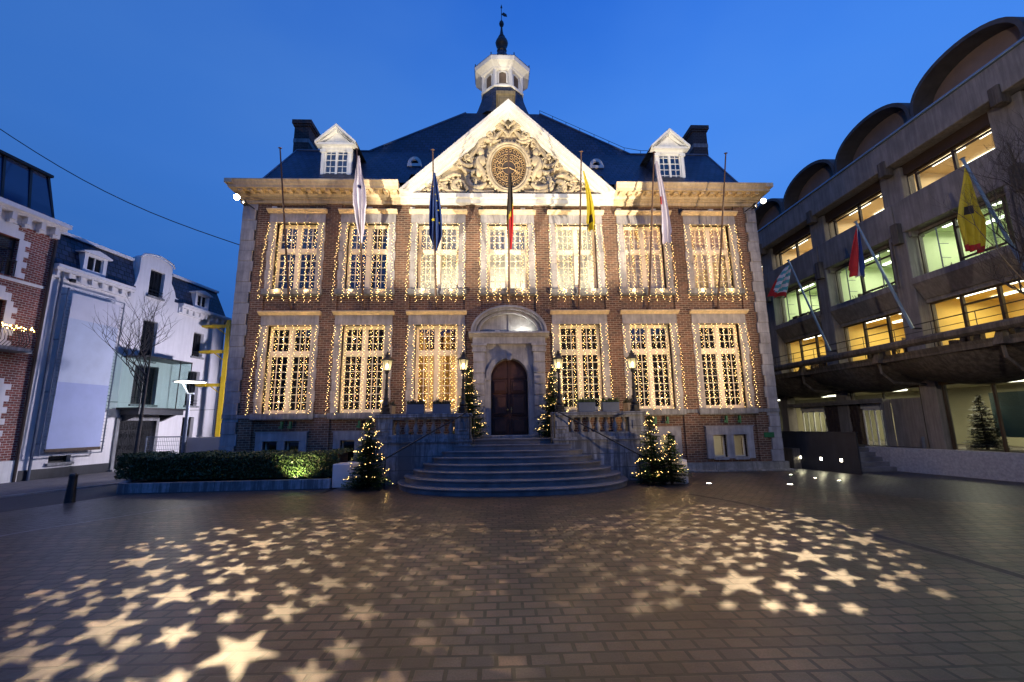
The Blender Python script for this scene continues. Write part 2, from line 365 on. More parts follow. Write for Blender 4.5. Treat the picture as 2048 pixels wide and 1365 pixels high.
# ------------------------------------------------------------------ town hall
hall=thing('town_hall','brick town hall with white framed windows, carved clock pediment and octagonal roof lantern','town hall',(0,0,0))
XL,XR=-10.15,10.0
S=2.69
OW=.79
ops=[]
UZ=(6.84,9.52); LZ=(2.26,5.48)
for k in range(-3,4):
    x=k*S+.0
    ops.append((x-OW,x+OW,*UZ))
    if k: ops.append((x-OW,x+OW,*LZ))
bas=[]
for k in (-3,-2,2,3):
    for s in (-1,1):
        x=k*S+s*.38
        z0,z1=(.5,1.3)
        bas.append((x-.25,x+.25,z0,z1))
ops+=bas
ops.append((-.68,.68,1.3,4.15))
def wallgrid(mb,x0,x1,z0,z1,ops,y0,y1,tf=None):
    xs=sorted(set([x0,x1]+[round(a,4) for o in ops for a in o[:2]])); zs=sorted(set([z0,z1]+[round(a,4) for o in ops for a in o[2:]]))
    def hole(i,j):
        cx,cz=(xs[i]+xs[i+1])/2,(zs[j]+zs[j+1])/2
        return any(o[0]<cx<o[1] and o[2]<cz<o[3] for o in ops)
    for i in range(len(xs)-1):
        for j in range(len(zs)-1):
            if hole(i,j): continue
            a,b,c,d=xs[i],xs[i+1],zs[j],zs[j+1]
            mb.poly([(a,y0,c),(b,y0,c),(b,y0,d),(a,y0,d)]); mb.poly([(a,y1,c),(a,y1,d),(b,y1,d),(b,y1,c)])
    for a,b,c,d in ops:
        mb.poly([(a,y0,c),(a,y1,c),(a,y1,d),(a,y0,d)]); mb.poly([(b,y0,c),(b,y0,d),(b,y1,d),(b,y1,c)])
        mb.poly([(a,y0,d),(a,y1,d),(b,y1,d),(b,y0,d)]); mb.poly([(a,y0,c),(b,y0,c),(b,y1,c),(a,y1,c)])
mb=MB()
wallgrid(mb,XL,XR,-.2,10.36,ops,0,.35)
for x in (XL,XR): mb.poly([(x,0,-.2),(x,15.9,-.2),(x,15.9,10.36),(x,0,10.36)])
mb.poly([(XL,15.9,-.2),(XR,15.9,-.2),(XR,15.9,10.36),(XL,15.9,10.36)])
mb.build('wall',M['brick'],hall)
# brick piers between the bays
for i,(a,b) in enumerate([(XL+.56,-3*S-1.05)]+[((k+.0)*S+1.05,(k+1)*S-1.05) for k in range(-3,3)]+[(3*S+1.05,XR-.5)]):
    for z0,z1 in ((2.235,10.3),(.33,2.1)):
        if i in (3,4) and z0<2: continue
        mb=MB(); mb.box(a,b,-.07,.002,z0 if not(i in(3,4)) else 5.2,z1); mb.build('brick_pier',M['brick'],hall)
# spandrel fill flush strips are the wall itself; string course, plinth
mb=MB(); mb.box(XL-.04,-4.3,-.1,.0,2.1,2.23); mb.box(4.3,XR+.04,-.1,.0,2.1,2.23)
mb.box(XR,XR+.04,.0,15,2.1,2.23); mb.build('string_course',M['stonedk'],hall,split=True)
mb=MB(); mb.box(XL-.12,-4.26,-.14,.0,-.2,.32); mb.box(4.26,XR+.14,-.14,.0,-.2,.32); mb.box(XR,XR+.14,0,15.9,-.2,.32); mb.box(XL-.12,XL,0,15.9,-.2,.32)
mb.box(4.4,XR+.24,-.26,-.14,-.2,.06); mb.box(XR+.14,XR+.24,-.14,15.9,-.2,.06)
mb.build('plinth',M['plinth'],hall,split=True)
# quoin strips of stone blocks
for x0,x1,sd in ((XL-.03,XL+.53,-1),(XR-.42,XR+.03,1)):
    mb=MB(); z=.33; i=0
    while z<10.28:
        h=.41; z1=min(z+h,10.3)
        if z<2.23 and z1>2.1: z1=2.1
        if abs(z-2.1)<.01: z=2.235; z1=z+h
        d=.07+(.012 if i%2 else 0); t=(.06 if i%2 else 0)
        xa,xb=(x0,x1-t) if sd<0 else (x0+t,x1)
        mb.bevbox(xa-(.0),xb,-d,.02+.4,z,z1-.006,.008)
        z=z1; i+=1
    mb.build('quoin',M['stone'],hall)
# cornice: frieze, bed mould, modillions, corona
ped=(-4.15,4.22)
def cornice_run(xa,xb):
    mb=MB()
    mb.box(xa,xb,-.13,.0,10.3,10.5)
    mb.box(xa,xb,-.2,-.13,10.43,10.5)
    pr=[(-.2,10.5),(-.26,10.5),(-.3,10.55),(-.32,10.58),(-.32,10.66),(-.68,10.66),(-.70,10.74),(-.74,10.78),(-.78,10.86),(-.82,10.9),(-.82,10.94),(.1,10.94),(.1,10.5)]
    mb.prism(pr,'x',xa,xb)
    return mb
mb=cornice_run(XL-.12,ped[0]); cor=mb.build('cornice',M['cream'],hall)
mm2=MB(); x=XL
while x<ped[0]-.15: mm2.bevbox(x,x+.17,-.6,-.31,10.575,10.655,.01); x+=.36
x=ped[1]+.15
mm2.build('modillion',M['cream'],cor,kind='stuff')
mb=cornice_run(ped[1],XR+.12); cor2=mb.build('cornice',M['cream'],hall)
mm2=MB()
while x<XR: mm2.bevbox(x,x+.17,-.6,-.31,10.575,10.655,.01); x+=.36
mm2.build('modillion',M['cream'],cor2,kind='stuff')
# outer returns flaring out at the corners
for sd,xw in ((-1,XL),(1,XR)):
    mb=MB()
    for (a,b,z0,z1) in ((.12,.2,10.5,10.66),(.12,.32,10.66,10.78),(.12,.4,10.78,10.94)):
        x0,x1=sorted((xw+sd*.12,xw+sd*b)); mb.box(x0,x1,-(.32 if z1<10.7 else .70 if z1<10.8 else .82),15.9,z0,z1)
    mb.build('cornice_return',M['cream'],hall)
# pediment
peb=MB(); peb.box(ped[0],ped[1],-.24,.0,10.3,10.66); peb.box(ped[0]-.02,ped[1]+.02,-.34,-.24,10.5,10.66)
for i in range(6):
    x=-3.75+i*1.38; peb.box(x,x+.95,-.262,-.24,10.33,10.45)
pedi=peb.build('pediment',M['white'],hall)
AP=(.08,14.62)
def rake(name,y0,y1,t0,t1,mat,par):
    # both slopes, t0..t1 measured inward perpendicular
    for sd in (-1,1):
        fx_=ped[0] if sd<0 else ped[1]
        dx,dz=AP[0]-fx_,AP[1]-10.66; L_=math.hypot(dx,dz); ux_,uz_=dx/L_,dz/L_
        slope=abs(dz/dx)
        v0=t0/math.cos(math.atan(slope)); v1=t1/math.cos(math.atan(slope))
        b=MB()
        fo=fx_+ (0 if sd<0 else 0)
        def zx(x,v): return AP[1]-abs(x-AP[0])*abs(dz/dx)-v
        xe0=AP[0]+(fo-AP[0])*(1-v0/(AP[1]-10.66)); xe1=AP[0]+(fo-AP[0])*(1-v1/(AP[1]-10.66))
        pts=[(AP[0],AP[1]-v0),(xe0,10.662),(xe1,10.662),(AP[0],AP[1]-v1)]
        b.prism(pts,'y',y0,y1); b.build(name,mat,par)
rake('raking_cornice',-.62,.15,0,.11,M['white'],pedi)
rake('raking_cornice',-.52,.12,.11,.22,M['white'],pedi)
rake('raking_cornice',-.36,.1,.22,.33,M['white'],pedi)
rake('raking_cornice',-.2,.05,.33,.40,M['white'],pedi)
mb=MB(); mb.prism([(-4.0,10.66),(4.06,10.66),(.08,14.45)],'y',-.06,.3); mb.build('tympanum',M['relief'],pedi)
# carved relief: mirrored scrolls, leaves, oval clock ring
rl=MB(); rl.smooth=True
Y0=-.1
def spiral(cx,cz,r,turns,a0,sd,w,rise=.0):
    pts=[];rad=[];n=int(18*turns)
    for i in range(n+1):
        t=i/n; a=a0+sd*turns*2*math.pi*t; rr=r*(1-t)**1.15+.02
        pts.append((cx+rr*math.cos(a),Y0-.06-.05*math.sin(t*3),cz+rr*math.sin(a))); rad.append(w*(.35+.85*math.sin(min(1,t*1.3+.12)*math.pi*.8))*(.8+.2*math.sin(i*2.1)))
    rl.tube(pts,rad,7)
def leaf(x,z,a,L_,w,curl=.4):
    pts=[];rad=[]
    for i in range(8):
        t=i/7; aa=a+curl*t; pts.append((x+L_*t*math.cos(aa),Y0-.03-.1*math.sin(t*math.pi),z+L_*t*math.sin(aa))); rad.append(max(.006,w*math.sin(math.pi*(.12+.86*t))))
    rl.tube(pts,rad,6)
def curve(pp,w):
    # Catmull-like interpolated thick strand
    pts=[];rad=[];n=len(pp)
    for i in range(n-1):
        p0=pp[max(0,i-1)];p1=pp[i];p2=pp[i+1];p3=pp[min(n-1,i+2)]
        for j in range(6):
            t=j/6
            f=lambda a,b,c,d:.5*((2*b)+(-a+c)*t+(2*a-5*b+4*c-d)*t*t+(-a+3*b-3*c+d)*t**3)
            pts.append((f(p0[0],p1[0],p2[0],p3[0]),Y0-.05,f(p0[1],p1[1],p2[1],p3[1])))
    pts.append((pp[-1][0],Y0-.05,pp[-1][1]))
    m_=len(pts)
    rad=[w*(.25+.95*math.sin(math.pi*(.06+.9*i/(m_-1)))) for i in range(m_)]
    rl.tube(pts,rad,7)
rng=random.Random(3)
CX=.08
for sd in (-1,1):
    X=lambda x:CX+sd*x
    def cv(pp,w): curve([(X(a),b) for a,b in pp],w)
    cv([(.15,13.6),(.4,13.35),(.55,13.15),(.8,13.25),(.85,13.45),(.68,13.5)],.085)
    cv([(.3,13.1),(.6,13.0),(.95,13.1),(1.15,12.9),(1.3,12.6),(1.2,12.45)],.09)
    cv([(.9,12.85),(1.25,12.7),(1.5,12.35),(1.45,12.1),(1.3,12.15)],.08)
    cv([(1.0,12.4),(1.25,12.2),(1.2,11.9),(1.0,11.6),(.95,11.3)],.12)
    cv([(1.3,12.1),(1.55,11.95),(1.85,12.0),(1.95,12.2),(1.8,12.3)],.085)
    cv([(1.25,11.8),(1.5,11.65),(1.75,11.75),(1.9,11.95)],.09)
    cv([(.9,11.2),(1.15,11.0),(1.5,11.05),(1.65,11.35),(1.5,11.6)],.12)
    cv([(.6,10.85),(1.0,10.78),(1.4,10.85),(1.7,11.0),(1.85,11.3)],.10)
    cv([(1.7,10.8),(2.0,10.85),(2.2,11.1),(2.0,11.3),(1.85,11.2)],.1)
    cv([(2.1,10.8),(2.45,10.85),(2.6,11.1),(2.4,11.25)],.09)
    cv([(1.9,11.5),(2.2,11.55),(2.5,11.35),(2.75,11.3)],.085)
    cv([(2.5,10.78),(2.9,10.8),(3.2,10.9),(3.5,10.8)],.07)
    spiral(X(1.62),12.32,.17,1.3,0,sd,.05); spiral(X(1.92),11.93,.15,1.3,1,-sd,.05)
    spiral(X(2.15),11.0,.2,1.4,2,sd,.055); spiral(X(.72),13.32,.18,1.4,1,sd,.055); spiral(X(1.05),12.95,.17,1.2,0,-sd,.05)
    spiral(X(2.72),11.02,.14,1.3,2,sd,.045); spiral(X(1.42),11.28,.19,1.2,3,-sd,.05)
    rl.ball((X(1.12),Y0-.05,12.55),.15,8,6,1,.8,1.2); rl.ball((X(1.06),Y0-.05,12.15),.2,8,6,.9,.7,1.3)
    rl.ball((X(1.3),Y0-.05,12.0),.16,8,6,1,.8,1.1); rl.ball((X(1.2),Y0-.06,11.65),.16,8,6,1,.7,1.3)
    for i in range(6): leaf(X(.02+.03*i),13.6+.08*i,math.pi/2-sd*(.1+.25*i),.3,.04,-sd*.9)
    for i in range(5): leaf(X(.03+.05*i),13.25+.12*i,math.pi/2-sd*(.25+.22*i),.42,.05,-sd*.7)
    for i in range(44):
        t=rng.random(); x=.9+2.6*t; zmax=14.2-x*.97
        z=10.74+rng.random()*max(.05,min(.75,(zmax-10.85)))
        leaf(X(x),z,rng.uniform(0,6.28),rng.uniform(.1,.26),rng.uniform(.02,.042),rng.uniform(-1.4,1.4))
    for i in range(16):
        x=.5+rng.random()*1.3; z=14.05-x*.97-rng.random()*.25-.2
        leaf(X(x),z,rng.uniform(0,6.28),rng.uniform(.12,.24),rng.uniform(.02,.04),rng.uniform(-1.2,1.2))
# oval ring
for (a,b,w_) in ((.84,1.06,.07),(.74,.95,.045)):
    pts=[(CX+a*math.cos(t*math.pi/24),Y0-.12,11.86+b*math.sin(t*math.pi/24)) for t in range(49)]
    rl.tube(pts,w_,7)
for t in range(40):
    a=t*math.pi/20; rl.ball((CX+.92*math.cos(a),Y0-.1,11.86+1.15*math.sin(a)),.055,6,4)
cv2=[(-.55,10.72),(-.3,10.66),(0,10.7),(.3,10.66),(.55,10.72)]
curve([(CX+a,b-.03) for a,b in cv2],.11)
rl.build('relief',M['relief'],pedi)
ck=MB(); ck.prism([(CX+.7*math.cos(t*math.pi/20),11.86+.92*math.sin(t*math.pi/20)) for t in range(40)],'y',Y0-.05,Y0)
clock=ck.build('clock',M['clock'],pedi)
g=MB(); yy=Y0-.075
def ring(a,b,w_,n=36): g.tube([(CX+a*math.cos(t*2*math.pi/n),yy,11.86+b*math.sin(t*2*math.pi/n)) for t in range(n+1)],w_,5)
ring(.67,.89,.018); ring(.54,.6,.014); ring(.27,.3,.014)
for h in range(12):
    a=math.pi/2-h*math.pi/6; ca,sa=math.cos(a),math.sin(a)
    g.tube([(CX+.27*ca,yy,11.86+.3*sa),(CX+.54*ca*1.0,yy,11.86+.6*sa)],.013,4)
    a2=a+math.pi/12; ca,sa=math.cos(a2),math.sin(a2); px_,pz_=-sa,ca
    c0=(CX+.41*ca,11.86+.46*sa)
    g.tube([(c0[0]+.055*math.cos(u*math.pi/5)*1.0,yy,c0[1]+.075*math.sin(u*math.pi/5)) for u in range(11)],.012,4)
    for s_ in (-1,1):
        g.tube([(CX+.6*math.cos(a+s_*.13)+.05*math.cos(u),yy,11.86+.76*math.sin(a+s_*.13)+.06*math.sin(u)) for u in [q*.8 for q in range(8)]],.011,4)
g.build('clock_tracery',M['gold'],clock)
g=MB()
for a,L_ in ((R(-28),.5),(R(192),.36)): g.tube([(CX,yy-.03,11.86),(CX+L_*math.cos(a),yy-.03,11.86+L_*math.sin(a))],[.02,.012],4)
g.build('clock_hand',M['gold'],clock)
# ---- stucco squares and vents in the brick frieze
for x,t in ((-9.0,0),(-7.55,1),(-5.35,0),(-3.7,0),(-2.45,0),(-1.05,1),(.62,0),(1.9,1),(4.45,0),(5.85,0),(6.95,1),(8.2,0)):
    mb=MB(); mb.box(x-.09,x+.09,-.09,-.0,10.0,10.18); mb.build('white_plate' if not t else 'vent_block',M['white'] if not t else M['iron'],hall)
# ---- windows
def th_window(x,z0,z1,zt,rt,rb,low):
    y0,y1=.17,.24
    mb=MB(); a,b=x-OW,x+OW
    mb.box(a,a+.075,y0,y1,z0,z1); mb.box(b-.075,b,y0,y1,z0,z1); mb.box(a+.075,b-.075,y0,y1,z1-.09,z1); mb.box(a+.075,b-.075,y0,y1,z0,z0+.09)
    mb.box(x-.075,x+.075,y0-.03,y1,z0+.09,z1-.09)
    mb.box(a+.075,x-.075,y0-.02,y1,zt-.075,zt+.075); mb.box(x+.075,b-.075,y0-.02,y1,zt-.075,zt+.075)
    w_=mb.build('window',M['frame'],hall)
    g=MB(); yb=.185
    for (xa,xb) in ((a+.075,x-.075),(x+.075,b-.075)):
        for (za,zb,n) in ((zt+.075,z1-.09,rt),(z0+.09,zt-.075,rb)):
            # casement stiles
            for q in ((xa,xa+.035,za,zb),(xb-.035,xb,za,zb),(xa+.035,xb-.035,za,za+.035),(xa+.035,xb-.035,zb-.035,zb)): g.box(q[0],q[1],yb,yb+.04,q[2],q[3])
            for i in (1,2):
                c=xa+.035+(xb-xa-.07)*i/3; g.box(c-.0125,c+.0125,yb+.005,yb+.035,za+.035,zb-.035)
            for j in range(1,n):
                c=za+.035+(zb-za-.07)*j/n
                for i in range(3):
                    l=xa+.035+(xb-xa-.07)*i/3+(.0125 if i else 0); r_=xa+.035+(xb-xa-.07)*(i+1)/3-(.0125 if i<2 else 0)
                    g.box(l,r_,yb+.007,yb+.033,c-.0125,c+.0125)
    g.build('glazing_bars',M['frame'],w_)
    p=MB(); p.poly([(a,.213,z0),(b,.213,z0),(b,.213,z1),(a,.213,z1)]); p.build('pane',M['glass'],w_)
    # stone surround in blocks + flat arch of voussoirs
    s=MB(); nb=7 if not low else 8
    for q in (-1,1):
        xa,xb=sorted((x+q*OW,x+q*1.045))
        for i in range(nb):
            za=z0+(z1-z0)*i/nb; zb=z0+(z1-z0)*(i+1)/nb
            s.bevbox(xa-(.0 if q>0 else (0.03 if i%2 else 0)),xb+(.0 if q<0 else (0.03 if i%2 else 0)),-.095,.16,za+.004,zb-.004,.006)
    H=.39; n=9
    for i in range(n):
        t0=-1+2*i/n; t1=-1+2*(i+1)/n
        f=lambda t,top: x+t*(.86 if not top else 1.05)
        e0=.004
        l0,r0=(x-1.05 if i==0 else f(t0,0)+e0),(x+1.05 if i==n-1 else f(t1,0)-e0)
        s.prism([(l0,z1),(r0,z1),(f(t1,1)-e0 if i<n-1 else x+1.05,z1+H-.02),(f(t0,1)+e0 if i else x-1.05,z1+H-.02)],'y',-.10,.15)
    s.build('stone_surround',M['stone'] ,w_)
    s=MB(); s.box(x-1.1,x+1.1,-.2,.16,z0-.2,z0-.003); s.box(x-1.06,x+1.06,-.13,0,z0-.24,z0-.2); s.build('sill',M['stonedk'],w_)
    zc=z1+H-.02
    s=MB(); s.prism([(-.1,zc),(-.16,zc+.005),(-.2,zc+.05),(-.27,zc+.07),(-.29,zc+.1),(-.29,zc+.125),(0,zc+.14),(0,zc)],'x',x-1.12,x+1.12); s.build('head_cornice',M['cream'],w_)
    return w_
for k in range(-3,4):
    x=k*S
    th_window(x,*UZ,8.45,3,5,False)
    if k: th_window(x,*LZ,4.44,3,7,True)
# basement windows
for k in (-3,-2,2,3):
    x=k*S; low=(k<0)
    z0,z1=.5,1.3
    s=MB(); s.box(x-.88,x+.88,-.1,.1,z1,z1+.29)
    s.box(x-.88,x-.63,-.09,.1,z0-.05,z1); s.box(x+.63,x+.88,-.09,.1,z0-.05,z1); s.box(x-.13,x+.13,-.09,.1,z0-.05,z1)
    s.box(x-.92,x+.92,-.12,.0,z1+.29,z1+.32); s.box(x-.63,x-.13,-.13,.1,z0-.09,z0); s.box(x+.13,x+.63,-.13,.1,z0-.09,z0)
    bw_=s.build('basement_window',M['stone'],hall)
    for q in (-.38,.38):
        f=MB(); c=x+q
        for b in ((c-.25,c-.2,z0,z1),(c+.2,c+.25,z0,z1),(c-.2,c+.2,z1-.05,z1),(c-.2,c+.2,z0,z0+.05)): f.box(b[0],b[1],.14,.2,b[2],b[3])
        f.build('frame',M['frame'],bw_)
        p=MB(); p.poly([(c-.2,.17,z0),(c+.2,.17,z0),(c+.2,.17,z1),(c-.2,.17,z1)]); p.build('pane',M['glass'],bw_)
# interiors
def room(x0,x1,y0,y1,z0,z1,mat,name='room'):
    b=MB(); b.poly([(x0,y1,z0),(x1,y1,z0),(x1,y1,z1),(x0,y1,z1)]); b.poly([(x0,y0,z0),(x0,y1,z0),(x0,y1,z1),(x0,y0,z1)]); b.poly([(x1,y0,z0),(x1,y1,z0),(x1,y1,z1),(x1,y0,z1)])
    b.poly([(x0,y0,z1),(x1,y0,z1),(x1,y1,z1),(x0,y1,z1)]); b.poly([(x0,y0,z0),(x1,y0,z0),(x1,y1,z0),(x0,y1,z0)]); return b.build(name,mat,hall)
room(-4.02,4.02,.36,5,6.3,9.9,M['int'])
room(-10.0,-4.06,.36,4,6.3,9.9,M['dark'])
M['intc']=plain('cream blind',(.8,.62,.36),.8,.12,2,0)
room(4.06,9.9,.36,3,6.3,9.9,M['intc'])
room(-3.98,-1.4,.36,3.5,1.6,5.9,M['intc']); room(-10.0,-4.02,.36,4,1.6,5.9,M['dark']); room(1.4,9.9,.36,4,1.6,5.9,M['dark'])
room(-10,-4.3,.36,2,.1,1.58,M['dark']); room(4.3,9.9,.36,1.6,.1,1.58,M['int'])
mb=MB(); mb.box(-1.2,1.2,1.8,1.86,1.2,5.9); mb.build('room',M['dark'],hall)
# hanging blinds behind some windows, curtains and beams
M['blind']=plain('grey blind',(.42,.42,.40),.8,.1,2,0)
for k,zl in ((-1,8.4),(0,8.5),):
    mb=MB(); mb.poly([(k*S-OW,.3,zl),(k*S+OW,.3,zl),(k*S+OW,.3,9.5-.18*(k==0)),(k*S-OW,.3,9.5-.18*(k==0))]); mb.build('blind',M['blind'],hall)
for k,zl in ((2,9.1),(3,8.75)):
    mb=MB(); mb.poly([(k*S-OW,.42,6.5),(k*S+OW,.42,6.5),(k*S+OW,.42,zl),(k*S-OW,.42,zl)]); mb.build('blind',M['intc'],hall)
cu=MB(); cu.smooth=True
for xc in (-3.3,-2.35):
    pts=[(xc+.3*i/12-.15,.55+.035*math.sin(i*2.2),0) for i in range(13)]
    cu.loft([[ (p[0],p[1],2.2) for p in pts],[(p[0],p[1],5.3) for p in pts]],closed=False)
M['curtain']=plain('orange curtain',(.7,.42,.08),.8,.1,2,0)
cu.build('curtain',M['curtain'],hall)
mb=MB()
for y in (1.2,2.2,3.1): mb.box(-3.95,-1.42,y,y+.16,5.1,5.5)
for y in (.8,1.7,2.7): mb.box(-3.95,-1.42,y,y+.1,5.5,5.88)
mb.build('ceiling_beam',M['door'],hall)
# ---- portal
pt=MB()
for sd in (-1,1):
    a,b=sorted((sd*.9,sd*1.3)); pt.bevbox(a,b,-.3,0,1.3,4.4,.015)
    a,b=sorted((sd*.86,sd*1.34)); pt.box(a,b,-.34,-.001,1.3,1.62)
    for i in range(7): 
        z=1.62+i*.4; a2,b2=sorted((sd*.885,sd*1.315)); pt.bevbox(a2,b2,-.325,-.3,z+.01,z+.37,.01)
    a,b=sorted((sd*.84,sd*1.36)); pt.box(a,b,-.36,-.001,4.4,4.48); pt.box(a+.02,b-.02,-.34,-.001,4.48,4.62); pt.box(a-.02,b+.02,-.4,-.001,4.62,4.7)
    a,b=sorted((sd*.68,sd*.9)); pt.box(a,b,-.16,.3,1.3,3.4); pt.box(a-.01,b+.01,-.2,.3,3.36,3.44)
# archivolt and spandrel above the door
def archpts(r,rz,n,zc): return [(r*math.cos(math.pi*i/n),zc+rz*math.sin(math.pi*i/n)) for i in range(n+1)]
inner=archpts(.68,.72,20,3.44)
for i in range(20):
    (xa,za),(xb,zb)=inner[i],inner[i+1]
    pt.prism([(xa,za),(xb,zb),(xb,4.7),(xa,4.7)],'y',-.12,.3)
for i in range(20):
    f=lambda i,r,rz:(r*math.cos(math.pi*i/20),3.44+rz*math.sin(math.pi*i/20))
    pt.prism([f(i,.7,.74),f(i+1,.7,.74),f(i+1,.86,.92),f(i,.86,.92)],'y',-.2,-.119)
pt.box(-.9,-.68,-.12,.3,3.44,4.7); pt.box(.68,.9,-.12,.3,3.44,4.7)
pt.prism([(-.08,4.1),(.08,4.1),(.11,4.45),(-.11,4.45)],'y',-.3,-.1)
pt.box(-1.34,1.34,-.3,0,4.7,4.95); pt.prism([(-.3,4.95),(-.36,4.97),(-.42,5.03),(-.5,5.06),(-.5,5.12),(0,5.12),(0,4.95)],'x',-1.48,1.48)
portal=pt.build('portal',M['stone'],hall)
ln=MB()
def arcring(r0,z0_,r1,z1_,ya,yb,n=28,zc=5.12):
    for i in range(n):
        a,b=math.pi*i/n,math.pi*(i+1)/n
        ln.prism([(r0*math.cos(a),zc+z0_*math.sin(a)),(r0*math.cos(b),zc+z0_*math.sin(b)),(r1*math.cos(b),zc+z1_*math.sin(b)),(r1*math.cos(a),zc+z1_*math.sin(a))],'y',ya,yb)
arcring(1.08,.74,1.18,.82,-.3,0); arcring(1.18,.82,1.22,.85,-.24,0); arcring(1.22,.85,1.32,.93,-.42,0); arcring(1.32,.93,1.4,1.0,-.5,0)
ln.build('arched_hood',M['stone'],portal)
tp=MB(); tp.prism(archpts(1.13,.77,24,5.12),'y',-.06,-.02); tp.box(-.02,.02,-.1,-.06,5.12,5.85); tp.box(-.5,-.48,-.064,-.06,5.12,5.75); tp.box(.48,.5,-.064,-.06,5.12,5.75); tp.build('lunette_panel',M['stone'],portal)
mb=MB(); mb.bevbox(-.52,-.34,-.44,-.34,5.125,5.17,.01); mb.build('hood_light',M['white'],portal)
dr=MB(); dp=[(-.68,1.34),(.68,1.34)]+archpts(.68,.72,20,3.44)[0:]
dr.prism(dp,'y',.16,.24); door=dr.build('door',M['door'],hall)
for sd in (-1,1):
    l=MB()
    def panel(xa,xb,za,zb):
        l.bevbox(xa,xb,.11,.158,za,zb,.02); l.bevbox(xa+.07,xb-.07,.08,.112,za+.07,zb-.07,.02)
    a,b=sorted((sd*.05,sd*.64))
    l.box(*sorted((sd*.005,sd*.04)),.09,.158,1.36,4.1); 
    panel(a,b,1.42,2.02); panel(a,b,2.08,2.85); panel(a,b,2.91,3.42)
    q=[(sd*.05,3.48)]+[(sd*x_,z_) for x_,z_ in [(.6*math.cos(t*math.pi/20),3.48+.56*math.sin(t*math.pi/20)) for t in range(0,10)]]+[(sd*.05,4.03)]
    l.prism(q,'y',.12,.158)
    l.build('door_leaf',M['door'],door)
mb=MB(); mb.ball((.07,.05,2.3),.035); mb.ball((-.07,.05,2.3),.035); mb.box(.05,.09,.07,.09,2.2,2.4); mb.build('handle',M['brass'],door)
mb=MB(); mb.bevbox(-1.02,1.02,-.7,.24,1.3,1.4,.02); mb.build('threshold',M['stonedk'],hall)
# ---- roof
ZE=10.93
def roofz(y): return ZE+1.04*(y+.6)
rf=MB()
A_L,A_R=-9.35,9.22; B_L,B_R=-9.6,9.7; Yr=2.6; Zr=14.3; YB=13.4
J_L,J_R=-6.3,6.0; T=1.95; Yt0,Yt1=4.6,8.5; Zt=17.9
ym=.16; zm=ZE+(ym+.6)*(Zr-ZE)/(Yr+.6); tm=(ym+.6)/(Yr+.6); mL=A_L+(B_L-A_L)*tm; mR=A_R+(B_R-A_R)*tm
rf.poly([(A_L,-.6,ZE),(ped[0]+.3,-.6,ZE),(ped[0]+.3,ym,zm),(mL,ym,zm)]); rf.poly([(ped[1]-.3,-.6,ZE),(A_R,-.6,ZE),(mR,ym,zm),(ped[1]-.3,ym,zm)]); rf.poly([(mL,ym,zm),(mR,ym,zm),(B_R,Yr,Zr),(B_L,Yr,Zr)])
rf.poly([(A_L,-.6,ZE),(B_L,Yr,Zr),(B_L,YB,Zr),(A_L,16.3,ZE)]); rf.poly([(A_R,-.6,ZE),(A_R,16.3,ZE),(B_R,YB,Zr),(B_R,Yr,Zr)])
rf.poly([(A_L,16.3,ZE),(B_L,YB,Zr),(B_R,YB,Zr),(A_R,16.3,ZE)])
rf.poly([(B_L,Yr,Zr),(J_L,Yr,Zr),(J_L,YB,Zr),(B_L,YB,Zr)]); rf.poly([(J_R,Yr,Zr),(B_R,Yr,Zr),(B_R,YB,Zr),(J_R,YB,Zr)])
# central hipped roof rises in a gentle bell curve
def cen(t): # 0..1
    return t
rows=[]
for i in range(7):
    t=i/6; zz=Zr+(Zt-Zr)*(t**1.0)
    q=lambda a,b:a+(b-a)*t
    rows.append([(q(J_L,-T),q(Yr,Yt0),zz),(q(J_R,T),q(Yr,Yt0),zz),(q(J_R,T),q(YB,Yt1),zz),(q(J_L,-T),q(YB,Yt1),zz)])
rf.loft(rows,True)
# pediment roof running back
rf.prism([(ped[0]+.12,10.8),(AP[0],AP[1]-.12),(ped[1]-.12,10.8)],'y',.14,4.2)
roof=rf.build('roof',M['slate'],hall)
rd=MB()
for a,b in (((B_L,Yr),(J_L,Yr)),((J_R,Yr),(B_R,Yr))): rd.tube([(a[0],a[1],Zr+.03),(b[0],b[1],Zr+.03)],.045,6)
for rr in (0,1): rd.tube([(r_[rr][0],r_[rr][1],r_[rr][2]+.02) for r_ in rows],.045,6)
rd.tube([(A_L,-.6,ZE+.02),(B_L,Yr,Zr+.02)],.03,6); rd.tube([(A_R,-.6,ZE+.02),(B_R,Yr,Zr+.02)],.03,6)
rd.build('ridge_capping',M['lead'],roof,split=True)
# lightning cable on supports along the right hip
lc=MB(); pp=[]
for i in range(9):
    t=i/8
    if t<.8:
        u=1-t/.8; x=J_R+(T-J_R)*u; y=Yr+(Yt0-Yr)*u; z=Zr+(Zt-Zr)*(u**1.0)
    else: x=J_R+(t-.8)/.2*1.3; y=Yr; z=Zr
    lc.tube([(x,y,z),(x,y,z+.22)],.012,4); pp.append((x,y,z+.22))
lc.tube(pp,.012,4); lc.build('lightning_cable',M['iron'],roof)
# oculus dormers
for x in (-3.86,3.9):
    y=1.0; z=roofz(y)-.02
    o_=MB(); 
    for i in range(10):
        a,b=math.pi*i/10,math.pi*(i+1)/10
        o_.prism([(x+.17*math.cos(a),z+.08+.2*math.sin(a)),(x+.17*math.cos(b),z+.08+.2*math.sin(b)),(x+.29*math.cos(b),z+.08+.33*math.sin(b)),(x+.29*math.cos(a),z+.08+.33*math.sin(a))],'y',y-.12,y+.35)
    o_.box(x-.3,x+.3,y-.15,y+.3,z-.05,z+.08); oc=o_.build('roof_oculus',M['white'],roof)
    o_=MB(); o_.prism([(x+.17*math.cos(math.pi*i/10),z+.08+.2*math.sin(math.pi*i/10)) for i in range(11)],'y',y-.02,y); o_.build('pane',M['dark'],oc)
